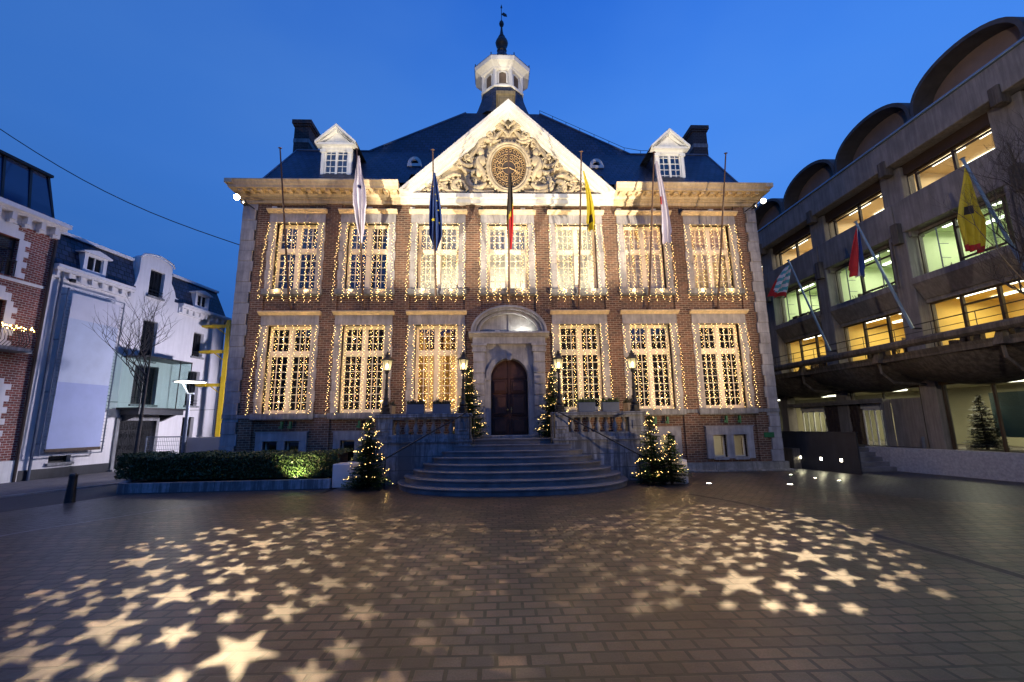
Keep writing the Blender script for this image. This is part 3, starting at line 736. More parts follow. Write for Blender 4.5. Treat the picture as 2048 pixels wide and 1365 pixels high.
# dormers
for (x,tilt) in ((-6.86,0),(6.8,0)):
    x+=.04*(1 if x<0 else -1); yf=.12; hw=.6; zb=roofz(yf)-.35; ze=12.86
    d=MB(); ww=.47
    d.box(x-hw,x-ww,yf-.05,yf+.1,zb,ze); d.box(x+ww,x+hw,yf-.05,yf+.1,zb,ze); d.box(x-ww,x+ww,yf-.05,yf+.1,12.72,ze); d.box(x-ww,x+ww,yf-.05,yf+.1,zb,11.5)
    d.box(x-hw-.04,x-ww+.06,yf-.1,yf-.05,12.6,12.72); d.box(x+ww-.06,x+hw+.04,yf-.1,yf-.05,12.6,12.72)
    d.box(x-.8,x+.8,yf-.22,yf+.1,ze,ze+.08)
    d.prism([(x-.66,ze+.08),(x+.66,ze+.08),(x,ze+.68)],'y',yf-.02,yf+.1)
    for sd in (-1,1):
        d.prism([(x,13.62),(x+sd*.8,ze+.02),(x+sd*.8,ze+.11),(x,13.73)],'y',yf-.3,yf+.1)
        d.prism([(x,13.54),(x+sd*.72,ze+.08),(x+sd*.76,ze+.0),(x,13.62)],'y',yf-.22,yf-.02)
    dm=d.build('dormer',M['white'],hall)
    g=MB(); za,zb2=11.5,12.72
    g.box(x-ww,x-ww+.06,yf-.0,yf+.06,za,zb2); g.box(x+ww-.06,x+ww,yf-.0,yf+.06,za,zb2); g.box(x-.045,x+.045,yf-.01,yf+.06,za,zb2); g.box(x-ww+.06,x+ww-.06,yf,yf+.06,zb2-.06,zb2)
    for c in (-1,1):
        g.box(x+c*.24-.012,x+c*.24+.012,yf+.01,yf+.05,za,zb2-.06)
        for j in range(1,5):
            zz=za+(zb2-za)*j/4.6; l,r_=sorted((x+c*.045,x+c*(ww-.06))); m_=x+c*.24
            g.box(l,m_-.012,yf+.012,yf+.048,zz-.012,zz+.012); g.box(m_+.012,r_,yf+.012,yf+.048,zz-.012,zz+.012)
    g.build('glazing_bars',M['white'],dm)
    p=MB(); p.poly([(x-ww,yf+.03,za),(x+ww,yf+.03,za),(x+ww,yf+.03,zb2),(x-ww,yf+.03,zb2)]); p.build('pane',M['glass'],dm)
    q=MB(); yb=2.2
    for sd in (-1,1): 
        q.poly([(x+sd*hw,yf+.1,zb),(x+sd*hw,yf+.1,ze),(x+sd*hw,yb,ze),(x+sd*hw,yb,zb)])
        q.poly([(x,yf-.25,13.76),(x+sd*.82,yf-.25,ze+.1),(x+sd*.82,yb,ze+.1),(x,yb+.9,13.76)])
    q.build('dormer_roof',M['slate'],dm)
# chimneys
M['brickdk']=brickmat('sooty brick',(.055,.04,.04),(.03,.025,.028),(.12,.11,.11),bw=.2,rh=.085,ms=.008)
for x0,x1 in ((-9.95,-9.25),(9.3,10.0)):
    c=MB(); c.box(x0,x1,3.0,4.15,13.6,15.85)
    ch=c.build('chimney',M['brickdk'],hall)
    c=MB(); c.box(x0-.05,x1+.05,2.95,4.2,15.85,15.95); c.box(x0-.1,x1+.1,2.9,4.25,15.95,16.15); c.build('chimney_cap',M['brickdk'],ch)
    c=MB(); c.box(x0-.015,x1+.015,2.985,4.165,15.0,15.2); c.build('stone_band',M['stonedk'],ch)
# lantern
cx_,cy_=.03,6.5
oc=R(22.5)
lt=MB()
lt.lathe([(2.35,17.85),(2.0,18.1),(1.75,18.5),(1.5,19.1),(1.3,19.7),(1.22,20.1),(1.22,20.16)],cx_,cy_,8,oc); lskirt=lt.build('lantern_skirt',M['slate'],hall)
lt=MB(); lt.lathe([(1.27,20.16),(1.3,20.2),(1.3,20.28),(1.16,20.3)],cx_,cy_,8,oc); lt.lathe([(1.1,20.3),(1.1,21.4)],cx_,cy_,8,oc)
for i in range(8):
    a=oc+i*math.pi/4; c_,s_=math.cos(a),math.sin(a)
    lt.tube([(cx_+1.14*c_,cy_+1.14*s_,20.25),(cx_+1.14*c_,cy_+1.14*s_,21.45)],.13,6)
lt.lathe([(1.2,21.25),(1.3,21.3),(1.34,21.38),(1.5,21.48),(1.66,21.55),(1.7,21.72),(1.7,21.78),(1.3,21.8)],cx_,cy_,8,oc)
lant=lt.build('lantern_tower',M['white'],hall)
for i in range(8):
    a=i*math.pi/4-math.pi/2; c_,s_=math.cos(a),math.sin(a); ap=1.1*math.cos(math.pi/8)
    def tf(p,c_=c_,s_=s_,ap=ap): # local u across, v outward, z
        u,v,z=p; return (cx_+c_*(ap+v)-s_*u,cy_+s_*(ap+v)+c_*u,z)
    l=MB(tf)
    o_=[(-.2,20.48),(.2,20.48),(.2,21.0)]+[(.2*math.cos(t*math.pi/8),21.0+.16*math.sin(t*math.pi/8)) for t in range(1,8)]+[(-.2,21.0)]
    l.loft([[(p[0],.012,p[1]) for p in o_],[(p[0],.02,p[1]) for p in o_]],True); lo=l.build('louvre_opening',M['dark'],lant)
    l=MB(tf)
    for j in range(9): l.loft([[(-.2,.02,20.5+j*.07),(.2,.02,20.5+j*.07),(.2,.06,20.48+j*.07),(-.2,.06,20.48+j*.07)],[(-.2,.02,20.53+j*.07),(.2,.02,20.53+j*.07),(.2,.06,20.51+j*.07),(-.2,.06,20.51+j*.07)]],True)
    l.build('louvre_slat',M['slat'],lo)
    l=MB(tf); o2=[(.2+.0,20.45),(.2,21.0)]+[(.2*math.cos(t*math.pi/8),21.0+.16*math.sin(t*math.pi/8)) for t in range(1,8)]+[(-.2,21.0),(-.2,20.45)]
    o3=[(p[0]*1.4,p[1]+(.07 if p[1]>21 else 0)) for p in o2]
    for q in range(len(o2)-1): l.loft([[(o2[q][0],.012,o2[q][1]),(o2[q+1][0],.012,o2[q+1][1]),(o3[q+1][0],.012,o3[q+1][1]),(o3[q][0],.012,o3[q][1])],[(o2[q][0],.07,o2[q][1]),(o2[q+1][0],.07,o2[q+1][1]),(o3[q+1][0],.07,o3[q+1][1]),(o3[q][0],.07,o3[q][1])]],True)
    l.build('louvre_frame',M['white'],lant)
cp=MB(); cp.lathe([(1.72,21.79),(1.2,22.1),(.75,22.5),(.42,22.95),(.28,23.3),(.22,23.45)],cx_,cy_,8,oc); cap=cp.build('lantern_cap',M['slate'],hall)
fn=MB(); fn.smooth=True
fn.lathe([(.2,23.4),(.3,23.5),(.2,23.6),(.16,23.7),(.34,23.85),(.38,24.05),(.3,24.25),(.2,24.36),(.22,24.42),(.12,24.6),(.07,24.9),(.05,25.15),(.12,25.25),(.15,25.37),(.12,25.5),(.05,25.57),(.02,25.7),(.02,26.6)],cx_,cy_,12)
fn.build('finial',M['iron'],cap); fn=MB()
for i in range(8):
    a=oc+i*math.pi/4; fn.tube([(cx_+1.66*math.cos(a),cy_+1.66*math.sin(a),21.75),(cx_+1.66*math.cos(a),cy_+1.66*math.sin(a),21.98)],.03,5)
fn.build('eaves_knob',M['iron'],cap,split=True)
vn=MB(); vn.prism([(cx_,26.05),(cx_+.12,26.18),(cx_+.3,26.05),(cx_+.34,25.9),(cx_+.16,25.92)],'y',cy_-.02,cy_+.02); vn.prism([(cx_-.06,26.5),(cx_+.06,26.5),(cx_,26.75)],'y',cy_-.02,cy_+.02); vn.build('weather_vane',M['iron'],cap)
# stone block behind the pediment apex
mb=MB(); mb.box(-.3,.42,1.6,2.4,14.0,16.6); mb.box(-.38,.5,1.52,2.48,16.6,16.75); mb.box(-.2,.32,1.56,1.6,15.4,16.4); mb.build('stone_pedestal',M['peds'],hall)
# drain pipe and green shutter holders
for k,q in ((3,-.15),(3,.35),(2,-.1),(2,.35),(-3,0),(-3,.3),(-2,0),(-2,.3)):
    mb=MB(); mb.box(k*S+q,k*S+q+.06,-.22,-.1,1.72,1.98); mb.box(k*S+q-.06,k*S+q,-.2,-.16,1.74,1.82); mb.build('shutter_bracket',M['greenp'] if False else plain('green paint',(.02,.16,.06),.5) if 'gp' not in M else M['gp'],hall)
    if 'gp' not in M: M['gp']=bpy.data.materials['green paint']
mb=MB(); mb.box(9.35,9.72,-.11,-.07,1.18,1.36); mb.build('street_sign',M['gp'],hall)

def alight(name,x,y,z,en,col,sx,sy,rx=0):
    l=bpy.data.lights.new(name,'AREA'); l.energy=en; l.color=col; l.shape='RECTANGLE'; l.size=sx; l.size_y=sy
    o=bpy.data.objects.new(name,l); COL.objects.link(o); o.location=(x,y,z); return o
alight('room_light',0,2.6,9.7,420,(1,.93,.68),6,2); alight('room_light',7,1.6,9.7,110,(1,.8,.5),5,1)
alight('room_light',-2.7,2,5.05,55,(1,.72,.38),1.6,1); alight('room_light',7,.9,1.5,14,(1,.85,.55),4,.5)

alight('hood_glow',.5,-.27,5.15,7,(1,.97,.8),.7,.05).rotation_euler=(R(165),0,0)
# ------------------------------------------------------------------ entrance terrace and steps
st=thing('entrance_staircase','curved grey stone staircase with balustraded terrace in front of the arched door','staircase',(0,-2,0))
RZ=.165; NS=8
ws=[3.45,3.28,3.03,2.75,2.48,2.2,1.86,1.5]
def stepout(wd,yf,n=40,ex=2.35):
    pts=[]
    for i in range(n+1):
        a=math.pi+math.pi*i/n; c,s_=math.cos(a),math.sin(a)
        sg=1 if c>0 else -1
        pts.append((wd*sg*abs(c)**(2/ex),-2.15+(-2.15-yf)*-1*0 + (yf+2.15)*abs(s_)**(2/ex)))
    return pts
for i in range(NS):
    yf=-4.8+.43*i; wd=ws[i]
    b=MB(); z0,z1=RZ*i-(.05 if i==0 else 0),RZ*(i+1)
    def outl(g):
        if i==7: return [(-1.27,-1.8-g),(1.27,-1.8-g),(1.27,-1.5),(-1.27,-1.5)]
        p=stepout(wd-.03+g,yf+.03-g)
        return [(-(wd-.03+g),-.3)]+p+[((wd-.03+g),-.3)] if False else p+[(wd-.03+g,-1.9),(-(wd-.03+g),-1.9)]
    b.loft([[(x,y,z0) for x,y in outl(0)],[(x,y,z1-.055) for x,y in outl(0)]],False)
    b.loft([[(x,y,z1-.055) for x,y in outl(0)],[(x,y,z1-.045) for x,y in outl(.03)],[(x,y,z1-.012) for x,y in outl(.035)],[(x,y,z1) for x,y in outl(.02)]],True)
    b.build('step',M['step'],st)
b=MB(); b.box(-1.28,1.28,-1.7,-.01,-.05,RZ*8-.002); b.build('landing',M['stonedk'],st)
for sd in (-1,1):
    X0,X1=sorted((sd*1.3,sd*4.25))
    b=MB(); b.box(X0,X1,-2.15,-.02,-.05,1.24)
    b.box(X0-(.02 if sd>0 else 0.03),X1+.04,-2.19,-.02,1.24,1.3)
    b.build('terrace_wall',M['terr'],st)
    bl=MB(); 
    bl.box(X0,X1,-2.12,-1.78,1.3,1.5); bl.box(X0-.03,X1+.03,-2.17,-1.73,1.3,1.36)
    bl.bevbox(X0-.04,X1+.04,-2.2,-1.72,2.02,2.14,.015); bl.box(X0,X1,-2.14,-1.76,1.97,2.02)
    for a,c in ((X0,X0+.5),(X1-.5,X1)): 
        bl.box(a,c,-2.14,-1.76,1.5,1.97); bl.bevbox(a+.09,c-.09,-2.17,-2.14,1.6,1.87,.012); bl.box(a-.02,c+.02,-2.19,-1.74,1.36,1.46)
    # side return at the outer end
    xo=sd*4.25; a,c=sorted((xo,xo-sd*.36)); bl.box(a,c,-1.72,-.1,1.3,1.5); bl.box(a-.03,c+.03,-1.72,-.1,2.02,2.14)
    bal=bl.build('balustrade',M['terr'],st)
    prof=[(.07,1.5),(.07,1.53),(.045,1.55),(.085,1.62),(.09,1.68),(.06,1.76),(.035,1.84),(.035,1.88),(.055,1.9),(.04,1.92),(.065,1.94),(.065,1.97)]
    n=7
    for i in range(n):
        x=X0+.5+(X1-X0-1.0)*(i+.5)/n; q=MB(); q.smooth=True; q.lathe(prof,x,-1.95,10); q.build('baluster',M['stonedk'],bal)
    for i in range(4):
        y=-1.5+i*.36; q=MB(); q.smooth=True; q.lathe(prof,xo-sd*.18,y,10); q.build('baluster',M['stonedk'],bal)
    # handrail, sloping down and outwards to the foot
    h=MB(); h.tube([(sd*1.32,-2.3,1.34),(sd*1.32,-2.32,2.1),(sd*1.42,-2.36,2.16),(sd*2.6,-2.62,1.5),(sd*3.85,-2.95,.78),(sd*4.1,-2.95,.76)],.022,8)
    h.tube([(sd*3.75,-2.93,.82),(sd*3.75,-2.93,0)],.018,6); h.tube([(sd*1.2,-2.3,1.2),(sd*1.2,-2.3,2.0),(sd*1.32,-2.32,2.1)],.016,6)
    h.build('handrail',M['iron'],st)
# ------------------------------------------------------------------ lantern posts on the balustrade
def lamp_post(x,y,label):
    t=thing('lamp_post',label,'street lamp',(x,y,2.14),'cast iron lamp posts on the balustrade')
    b=MB(); b.lathe([(.17,2.14),(.17,2.2),(.14,2.22),(.15,2.34),(.11,2.38)],x,y,8,R(22.5)); b.smooth=True
    b.lathe([(.11,2.38),(.13,2.45),(.08,2.52),(.075,2.6),(.1,2.63),(.06,2.68),(.055,2.9),(.075,2.92),(.05,2.95),(.042,3.2),(.06,3.22),(.035,3.25),(.032,3.42),(.055,3.44),(.075,3.47),(.05,3.5),(.09,3.53)],x,y,12); b.build('post',M['iron'],t)
    l=MB(); r0,r1,z0,z1=.1,.165,3.55,3.86
    for i in range(6):
        a=i*math.pi/3; l.tube([(x+r0*math.cos(a),y+r0*math.sin(a),z0),(x+r1*math.cos(a),y+r1*math.sin(a),z1)],.01,4)
    l.lathe([(r0+.015,z0-.02),(r0+.015,z0)],x,y,6); l.lathe([(r1+.02,z1),(r1+.045,z1+.02),(r1+.03,z1+.035),(.12,z1+.1),(.08,z1+.15),(.085,z1+.17),(.04,z1+.22),(.05,z1+.25),(.01,z1+.31)],x,y,6)
    for i in range(6):
        a=i*math.pi/3; l.tube([(x+.19*math.cos(a),y+.19*math.sin(a),z1+.02),(x+.205*math.cos(a),y+.205*math.sin(a),z1+.075)],[.014,.004],4)
        l.tube([(x+.08*math.cos(a),y+.08*math.sin(a),z1+.16),(x+.105*math.cos(a),y+.105*math.sin(a),z1+.24)],[.012,.004],4)
    l.build('lantern',M['iron'],t)
    g=MB(); g.lathe([(r0-.003,z0),(r1-.006,z1)],x,y,6,cap=False); g.build('lantern_glass',M['lglass'],t)
    g=MB(); g.smooth=True; g.ball((x,y,3.68),.045,8,6,1,1,1.8); g.build('lamp_bulb',M['lantern2'],t)
    p=point('lamp_light',(x,y,3.7),42,(1,.66,.3),.06)
    return t
def lglass():
    m=bpy.data.materials.new('frosted lantern glass'); m.use_nodes=True; nt=m.node_tree; nt.nodes.clear()
    g=N(nt,'ShaderNodeTexCoord'); sp=N(nt,'ShaderNodeSeparateXYZ'); nt.links.new(g.outputs['Object'],sp.inputs[0])
    e=N(nt,'ShaderNodeEmission'); e.inputs[0].default_value=(1,.78,.36,1)
    mr=N(nt,'ShaderNodeMapRange'); nt.links.new(sp.outputs[2],mr.inputs[0]); mr.inputs[1].default_value=1.72; mr.inputs[2].default_value=1.38; mr.inputs[3].default_value=.55; mr.inputs[4].default_value=3.2
    nt.links.new(mr.outputs[0],e.inputs[1])
    tr=N(nt,'ShaderNodeBsdfTransparent'); mx=N(nt,'ShaderNodeMixShader'); mx.inputs[0].default_value=.55
    nt.links.new(tr.outputs[0],mx.inputs[1]); nt.links.new(e.outputs[0],mx.inputs[2])
    o=N(nt,'ShaderNodeOutputMaterial'); nt.links.new(mx.outputs[0],o.inputs[0]); m.cycles.emission_sampling='NONE'; return m
M['lglass']=lglass(); M['lantern2']=emis('lamp filament',(1,.85,.5),30,False)
lamp_post(-4.02,-1.95,'lit lantern on iron post at the outer left end of the balustrade')
lamp_post(-1.56,-1.95,'lit lantern on iron post just left of the arched door')
lamp_post(1.56,-1.95,'lit lantern on iron post just right of the arched door')
lamp_post(4.02,-1.95,'lit lantern on iron post at the outer right end of the balustrade')
# ------------------------------------------------------------------ planters
def planter(x,y,z,lx,ly,h,label,mat='planter',seed=0,rot=0):
    t=thing('planter',label,'planter',(x,y,z),'planter boxes on the balustrade')
    b=MB(); x0,x1,y0,y1=x-lx/2,x+lx/2,y-ly/2,y+ly/2; b.bevbox(x0,x1,y0,y1,z,z+h,.012); b.box(x0-.01,x1+.01,y0-.01,y1+.01,z+h-.04,z+h-.005); b.build('box',M[mat],t)
    b=MB(); b.box(x0+.02,x1-.02,y0+.02,y1-.02,z+h-.006,z+h+.01); b.build('soil',M['soil'],t)
    rr=random.Random(seed); l=MB()
    for i in range(150):
        px,py=rr.uniform(x0,x1),rr.uniform(y0,y1); hh=rr.uniform(.02,.16)*(1.4 if rr.random()<.2 else 1); a=rr.uniform(0,6.28); s_=rr.uniform(.015,.035)
        c,s2=math.cos(a)*s_,math.sin(a)*s_; ox,oy=rr.uniform(-.06,.06),rr.uniform(-.06,.06)
        l.poly([(px-c,py-s2,z+h+hh*.3),(px+ox*.5,py+oy*.5,z+h),(px+c,py+s2,z+h+hh*.4),(px+ox,py+oy,z+h+hh)])
    l.build('plant',M['plantred'] if seed%2 else M['hedge'],t)
M['plantred']=leafmat('reddish foliage',(.05,.03,.02),(.03,.05,.02))
M['beige']=plain('beige planter',(.3,.24,.17),.7,.15,4,.1)
planter(-3.06,-1.95,2.14,.55,.28,.3,'grey blue planter box with heather on the left balustrade, nearer the outer lamp',seed=1)
planter(-2.24,-1.95,2.14,.55,.28,.3,'grey blue planter box with heather on the left balustrade, nearer the door',seed=3)
planter(2.42,-1.95,2.14,.55,.28,.3,'grey blue planter box with greenery on the right balustrade, nearer the door',seed=4)
planter(3.2,-1.95,2.14,.55,.28,.3,'grey blue planter box with greenery on the right balustrade, nearer the outer lamp',seed=6)
planter(-4.07,-1.2,2.14,.28,.55,.3,'beige planter box on the left side balustrade behind the outer lamp','beige',seed=5)
planter(4.07,-1.2,2.14,.28,.55,.3,'beige planter box on the right side balustrade behind the outer lamp','beige',seed=7)
# ------------------------------------------------------------------ fir trees with light chains
def fir(x,y,z,h,r,label,seed,nb=11,lights=True,mat='needle',bulbn=95,lean=0,squash=1):
    rr=random.Random(seed)
    t=thing('fir_tree',label,'christmas tree',(x,y,z),None)
    b=MB(); b.tube([(x,y,z),(x+lean,y,z+h*.97)],[.045,.008],7); b.build('trunk',M['wood'],t)
    l=MB(); tiers=int(h/.095)
    for k in range(tiers):
        f=k/tiers; zz=z+.1+(h-.12)*f; rad=r*(1-f)**.85*(.85+.3*rr.random())+.04; cnt=max(7,int(25*(1-f)+7))
        for j in range(cnt):
            a=rr.uniform(0,6.283); L_=rad*rr.uniform(.65,1.12); dz=-.12*L_+rr.uniform(-.05,.08); up=rr.uniform(.0,.25)*L_
            ca,sa=math.cos(a),math.sin(a)*squash; nx_,ny_=-sa,ca
            ns=max(4,int(L_/.042))
            for q in range(ns):
                u=(q+.6)/ns; px,py=x+lean*f+ca*L_*u,y+sa*L_*u; pz=zz+dz*u+up*u*u
                wd=.125*(1-u*.5)*(.7+.6*rr.random())
                for s_ in (-1,1):
                    fx2,fy2=ca*.5+nx_*s_,sa*.5+ny_*s_; dzz=rr.uniform(-.5,.35)*wd
                    l.poly([(px-ca*.022,py-sa*.022,pz),(px+ca*.022,py+sa*.022,pz+.006),(px+fx2*wd,py+fy2*wd,pz+dzz)])
                if rr.random()<.5: l.poly([(px-nx_*.012,py-ny_*.012,pz),(px+nx_*.012,py+ny_*.012,pz),(px+ca*wd*.6,py+sa*wd*.6,pz+wd*.6)])
    for q in range(14):
        a=rr.uniform(0,6.283); l.poly([(x+lean-.01,y,z+h*.9),(x+lean+.01,y,z+h*.9),(x+lean+.06*math.cos(a),y+.06*math.sin(a),z+h*(.93+.07*rr.random()))])
    l.build('foliage',M[mat],t,kind='stuff')
    if lights:
        wv=MB(); pts=[]; bb=MB(); turns=h*2.6
        bulbn=int(bulbn*1.35)
        for i in range(bulbn*2):
            f=i/(bulbn*2-1); zz=z+.12+(h-.1)*f; a=turns*2*math.pi*f+rr.uniform(-.08,.08)
            rad=(r*(1-f)**.85+.05)*(1.0+.1*math.sin(7*a))
            p=(x+lean*f+rad*math.cos(a),y+rad*math.sin(a)*squash,zz+.04*math.sin(3.3*a)); pts.append(p)
            if i%2 and rr.random()<.85: bb.octa((p[0]+rr.uniform(-.02,.02),p[1]+rr.uniform(-.02,.02),p[2]+rr.uniform(-.025,.02)),.0085)
        wv.tube(pts,.004,3); lc_=tag(wv.build('light_chain',M['iron'],t)); bb.build('bulb',M['bulbtree'],lc_,kind='stuff')
        for q in range(5):
            f=.1+.18*q; a=-1.57+rr.uniform(-1.3,1.3); rad=r*(1-f)**.85+.06; point('chain_glow',(x+rad*math.cos(a),y+rad*math.sin(a),z+.12+(h-.1)*f),1.1,(1,.62,.2),.01)
    return t
fir(-4.25,-2.85,0,2.05,.62,'fir tree with warm light chain standing left of the staircase by the white box',11)
fir(4.12,-2.95,0,2.05,.55,'taller fir tree with light chain standing right of the staircase',12)
fir(4.62,-3.1,0,1.5,.5,'smaller fir tree leaning over the white box on the right',13,bulbn=45)
fir(-1.42,-.95,1.32,2.5,.55,'fir tree with light chain on the landing left of the arched door',14,bulbn=130)
fir(1.5,-.95,1.32,2.45,.58,'fir tree with light chain on the landing right of the arched door',15,bulbn=130)
for x0,x1,y,lab in ((-5.38,-4.5,-2.55,'white square planter box beside the left fir tree'),(4.45,5.12,-3.1,'white square planter box half behind the right fir trees')):
    b=MB(); b.bevbox(x0,x1,y,y+.66,.0,.68,.015); b.box(x0+.05,x1-.05,y+.05,y+.61,.66,.684)
    tag(b.build('white_planter_box',M['whitebox'],org=(x0,y,0)),lab,'planter')
# ------------------------------------------------------------------ hedge bed
t=thing('hedge','long dark clipped hedge in front of the left half of the hall','hedge',(-8.5,-1.5,.3))
rr=random.Random(5); l=MB()
def hp(u):  # front line of the hedge
    return (-11.9+(6.55)*u,-2.0-.35*math.sin(u*2.2))
core=MB(); core.box(-11.6,-5.5,-1.95,-.75,.28,.92); core.build('stems',M['soil'],t)
for i in range(24000):
    u=rr.random(); f=rr.random(); x,yf=hp(u); x=-12.0+6.7*u+rr.uniform(-.05,.05)
    sf=rr.random()
    top=.98+.03*math.sin(x*3.1)+.02*math.sin(x*7.7)
    if sf<.5: y=yf+rr.uniform(-.07,.06); z=.3+(top-.3)*rr.random()
    elif sf<.9: y=yf+rr.random()*1.35; z=top+rr.uniform(-.06,.05)
    else: x=-12.0+rr.uniform(-.1,.08); y=-2+rr.random()*1.35; z=.3+.7*rr.random()
    s_=rr.uniform(.018,.035); a,b_=rr.uniform(0,6.28),rr.uniform(-1,1)
    d1=Vector((math.cos(a)*s_,math.sin(a)*s_,b_*s_)); d2=Vector((-math.sin(a)*s_*.6,math.cos(a)*s_*.6,rr.uniform(-.6,1)*s_)); p=Vector((x,y,z))
    l.poly([p-d1,p+d2,p+d1,p-d2])
l.build('foliage',M['hedge'],t,kind='stuff')
t=thing('hedge_bed','low stone kerb wall around the hedge bed','kerb wall',(-8,-2.8,0))
b=MB(); cp_=[(-5.4,-2.68),(-8,-2.8),(-11.0,-2.92),(-11.35,-2.75),(-12.95,.55)]
for (x0,y0),(x1,y1) in zip(cp_,cp_[1:]):
    d=Vector((x1-x0,y1-y0,0)).normalized(); n_=Vector((-d.y,d.x,0))*-.16
    if True: b.loft([[(x0,y0,-.03),(x1,y1,-.03),(x1+n_.x,y1+n_.y,-.03),(x0+n_.x,y0+n_.y,-.03)],[(x0,y0,.27),(x1,y1,.27),(x1+n_.x,y1+n_.y,.27),(x0+n_.x,y0+n_.y,.27)]],True)
b.build('stone',M['terr'],t)
b=MB(); b.poly([(-5.4,-2.6,.2),(-11.1,-2.8,.2),(-12.8,.5,.2),(-5.4,-.1,.2)]); b.build('soil',M['soil'],t)
b=MB(); b.bevbox(-6.5,-6.34,-2.62,-2.52,.25,.35,.01); lo=tag(b.build('garden_spotlight',M['iron'],org=(-6.4,-2.6,.25)),'small garden spotlight shining up into the hedge','spotlight')
spot('hedge_light',(-6.42,-2.75,.38),(-6.42,-2.2,.8),190,(1,.85,.4),120,.5,.02)
# ------------------------------------------------------------------ facade flagpoles
def flagpole(x,label,stay=True):
    t=thing('flagpole',label,'flagpole',(x,-.1,6.1),'bare brown flagpoles leaning out from the facade')
    p0=Vector((x,-.16,6.08)); p1=Vector((x*1.005,-1.75,11.55))
    b=MB(); b.tube([p0,p0.lerp(p1,.5),p1],[.042,.036,.024],8); b.tube([p1,p1+Vector((0,-.003,.02)),p1+Vector((0,-.006,.035))],[.024,.07,.05],10); b.build('pole',M['rust'],t)
    b=MB(); b.bevbox(x-.05,x+.05,-.24,0,6.0,6.12,.01); b.build('bracket',M['rust'],t)
    if stay:
        m_=p0.lerp(p1,.36); b=MB()
        for sd in (-1,1): b.tube([m_,(x+sd*.8*.5,-.35,m_.z-.1),(x+sd*.85,-.1,m_.z-.2)],.007,4)
        b.build('stay_wire',M['iron'],t)
    return p0,p1
poles=[]
for k,lab in zip(range(-3,4),('flagpole without a flag in front of the leftmost upper window','flagpole carrying the thin white spotted flag, second from the left corner','flagpole carrying the blue flag with gold stars','middle flagpole over the arched door, carrying the black yellow red flag','flagpole carrying the small yellow flag right of the clock','flagpole carrying the long white flag near the right dormer','flagpole without a flag in front of the rightmost upper window')):
    poles.append(flagpole(k*S-.02 if k else 0.02,lab))
M['fblue']=plain('blue flag cloth',(.02,.05,.2),.8,.15,4,.1); M['fblack']=plain('black flag cloth',(.03,.025,.025),.8,.15,4,.1); M['fyel']=plain('yellow flag cloth',(.5,.4,.02),.8,.1,4,.1)
M['fred']=plain('red flag cloth',(.38,.015,.02),.8,.1,4,.1); M['fwhite']=plain('white flag cloth',(.62,.6,.72),.8,.08,4,.1); M['fnavy']=plain('navy flag cloth',(.02,.03,.12),.8,.1,4,.1); M['fteal']=plain('teal flag cloth',(.08,.35,.45),.8,.1,4,.1)
def flag(label,top,bot,width,mats,zones,folds=4,depth=.12,off=None,seed=0,name='flag',drift=0):
    # cloth hanging from top to bottom in folds; zones: list of (t_end, material index)
    b=MB(); b.smooth=True; top=Vector(top); bot=Vector(bot); n=30; m_=26; rr=random.Random(seed); ph=rr.uniform(0,6)
    g=[]
    for i in range(n+1):
        t=i/n; c=top.lerp(bot,t); w_=width(t); c=c+Vector((drift*math.sin(t*math.pi*.9),0,0)); row=[]
        for j in range(m_+1):
            u=j/m_-.5
            row.append(b.v((c.x+u*w_+.02*math.sin(t*5+ph+u*9),c.y+depth*w_*2*math.sin(u*folds*6.28+ph+t*1.5),c.z+.05*w_*math.sin(u*12+ph))))
        g.append(row)
    for i in range(n):
        t=(i+.5)/n
        for j in range(m_):
            u=(j+.5)/m_; b.m=zones(t,u); b.face((g[i][j],g[i][j+1],g[i+1][j+1],g[i+1][j]))
    o=b.build(name,[M[q] for q in mats],org=tuple(top)); tag(o,label,'flag'); return o
def onp(k,t): 
    a,b_=poles[k]; return a.lerp(b_,t)+Vector((.05,-.02,0))
prof1=lambda t: .08+.42*math.sin(min(1,t*1.15)*math.pi*.5)*(1 if t<.82 else max(.1,(1-t)/.18))
f1=flag('thin white flag with dark blue spots hanging in front of the second upper window',onp(1,.96),onp(1,.42)+Vector((-.02,0,0)),lambda t:.06+.34*math.sin(math.pi*min(1,t*1.05))**.8*(1.2 if .3<t<.6 else 1),['fwhite','fnavy'],lambda t,u:1 if (abs((t*7)%1-.5)<.1 and .35<u<.7 and .25<t<.62) else 0,3,.1,seed=2)
f2=flag('dark blue flag with gold stars hanging limp over the third upper window',onp(2,.86),onp(2,.37),prof1,['fblue'],lambda t,u:0,3,.12,seed=4)
sb=MB()
for (dx,t,r_) in ((-.05,.62,.085),(.1,.38,.035),(.14,.5,.04),(.05,.3,.03),(.17,.66,.03),(-.02,.2,.03)):
    c=onp(2,.86).lerp(onp(2,.37),t); a0=rng.random()
    sb.poly([(c.x-.02+dx+(r_ if q%2==0 else r_*.42)*math.cos(a0+q*math.pi/5),c.y-.16,c.z+(r_ if q%2==0 else r_*.42)*math.sin(a0+q*math.pi/5)) for q in range(10)])
sb.build('gold_star',M['fyel'],f2)
f3=flag('black yellow and red flag hanging straight down above the arched door',onp(3,.86),onp(3,.38),lambda t:.07+.2*math.sin(math.pi*min(1,t*1.02)),['fblack','fyel','fred'],lambda t,u:0 if t+.25*u<.62 else(1 if t+.25*u<.68 else 2),2,.12,seed=6)
f4=flag('small yellow flag with black marks fluttering over the fifth upper window',onp(4,.88)+Vector((.05,0,0)),onp(4,.5)+Vector((.3,-.05,0)),lambda t:.05+.4*t**1.3*(1 if t<.9 else .7),['fyel','fblack'],lambda t,u:1 if (.72<t<.86 and .3<u<.6) or (.9<t and u<.3) else 0,2,.14,seed=8,drift=.12)
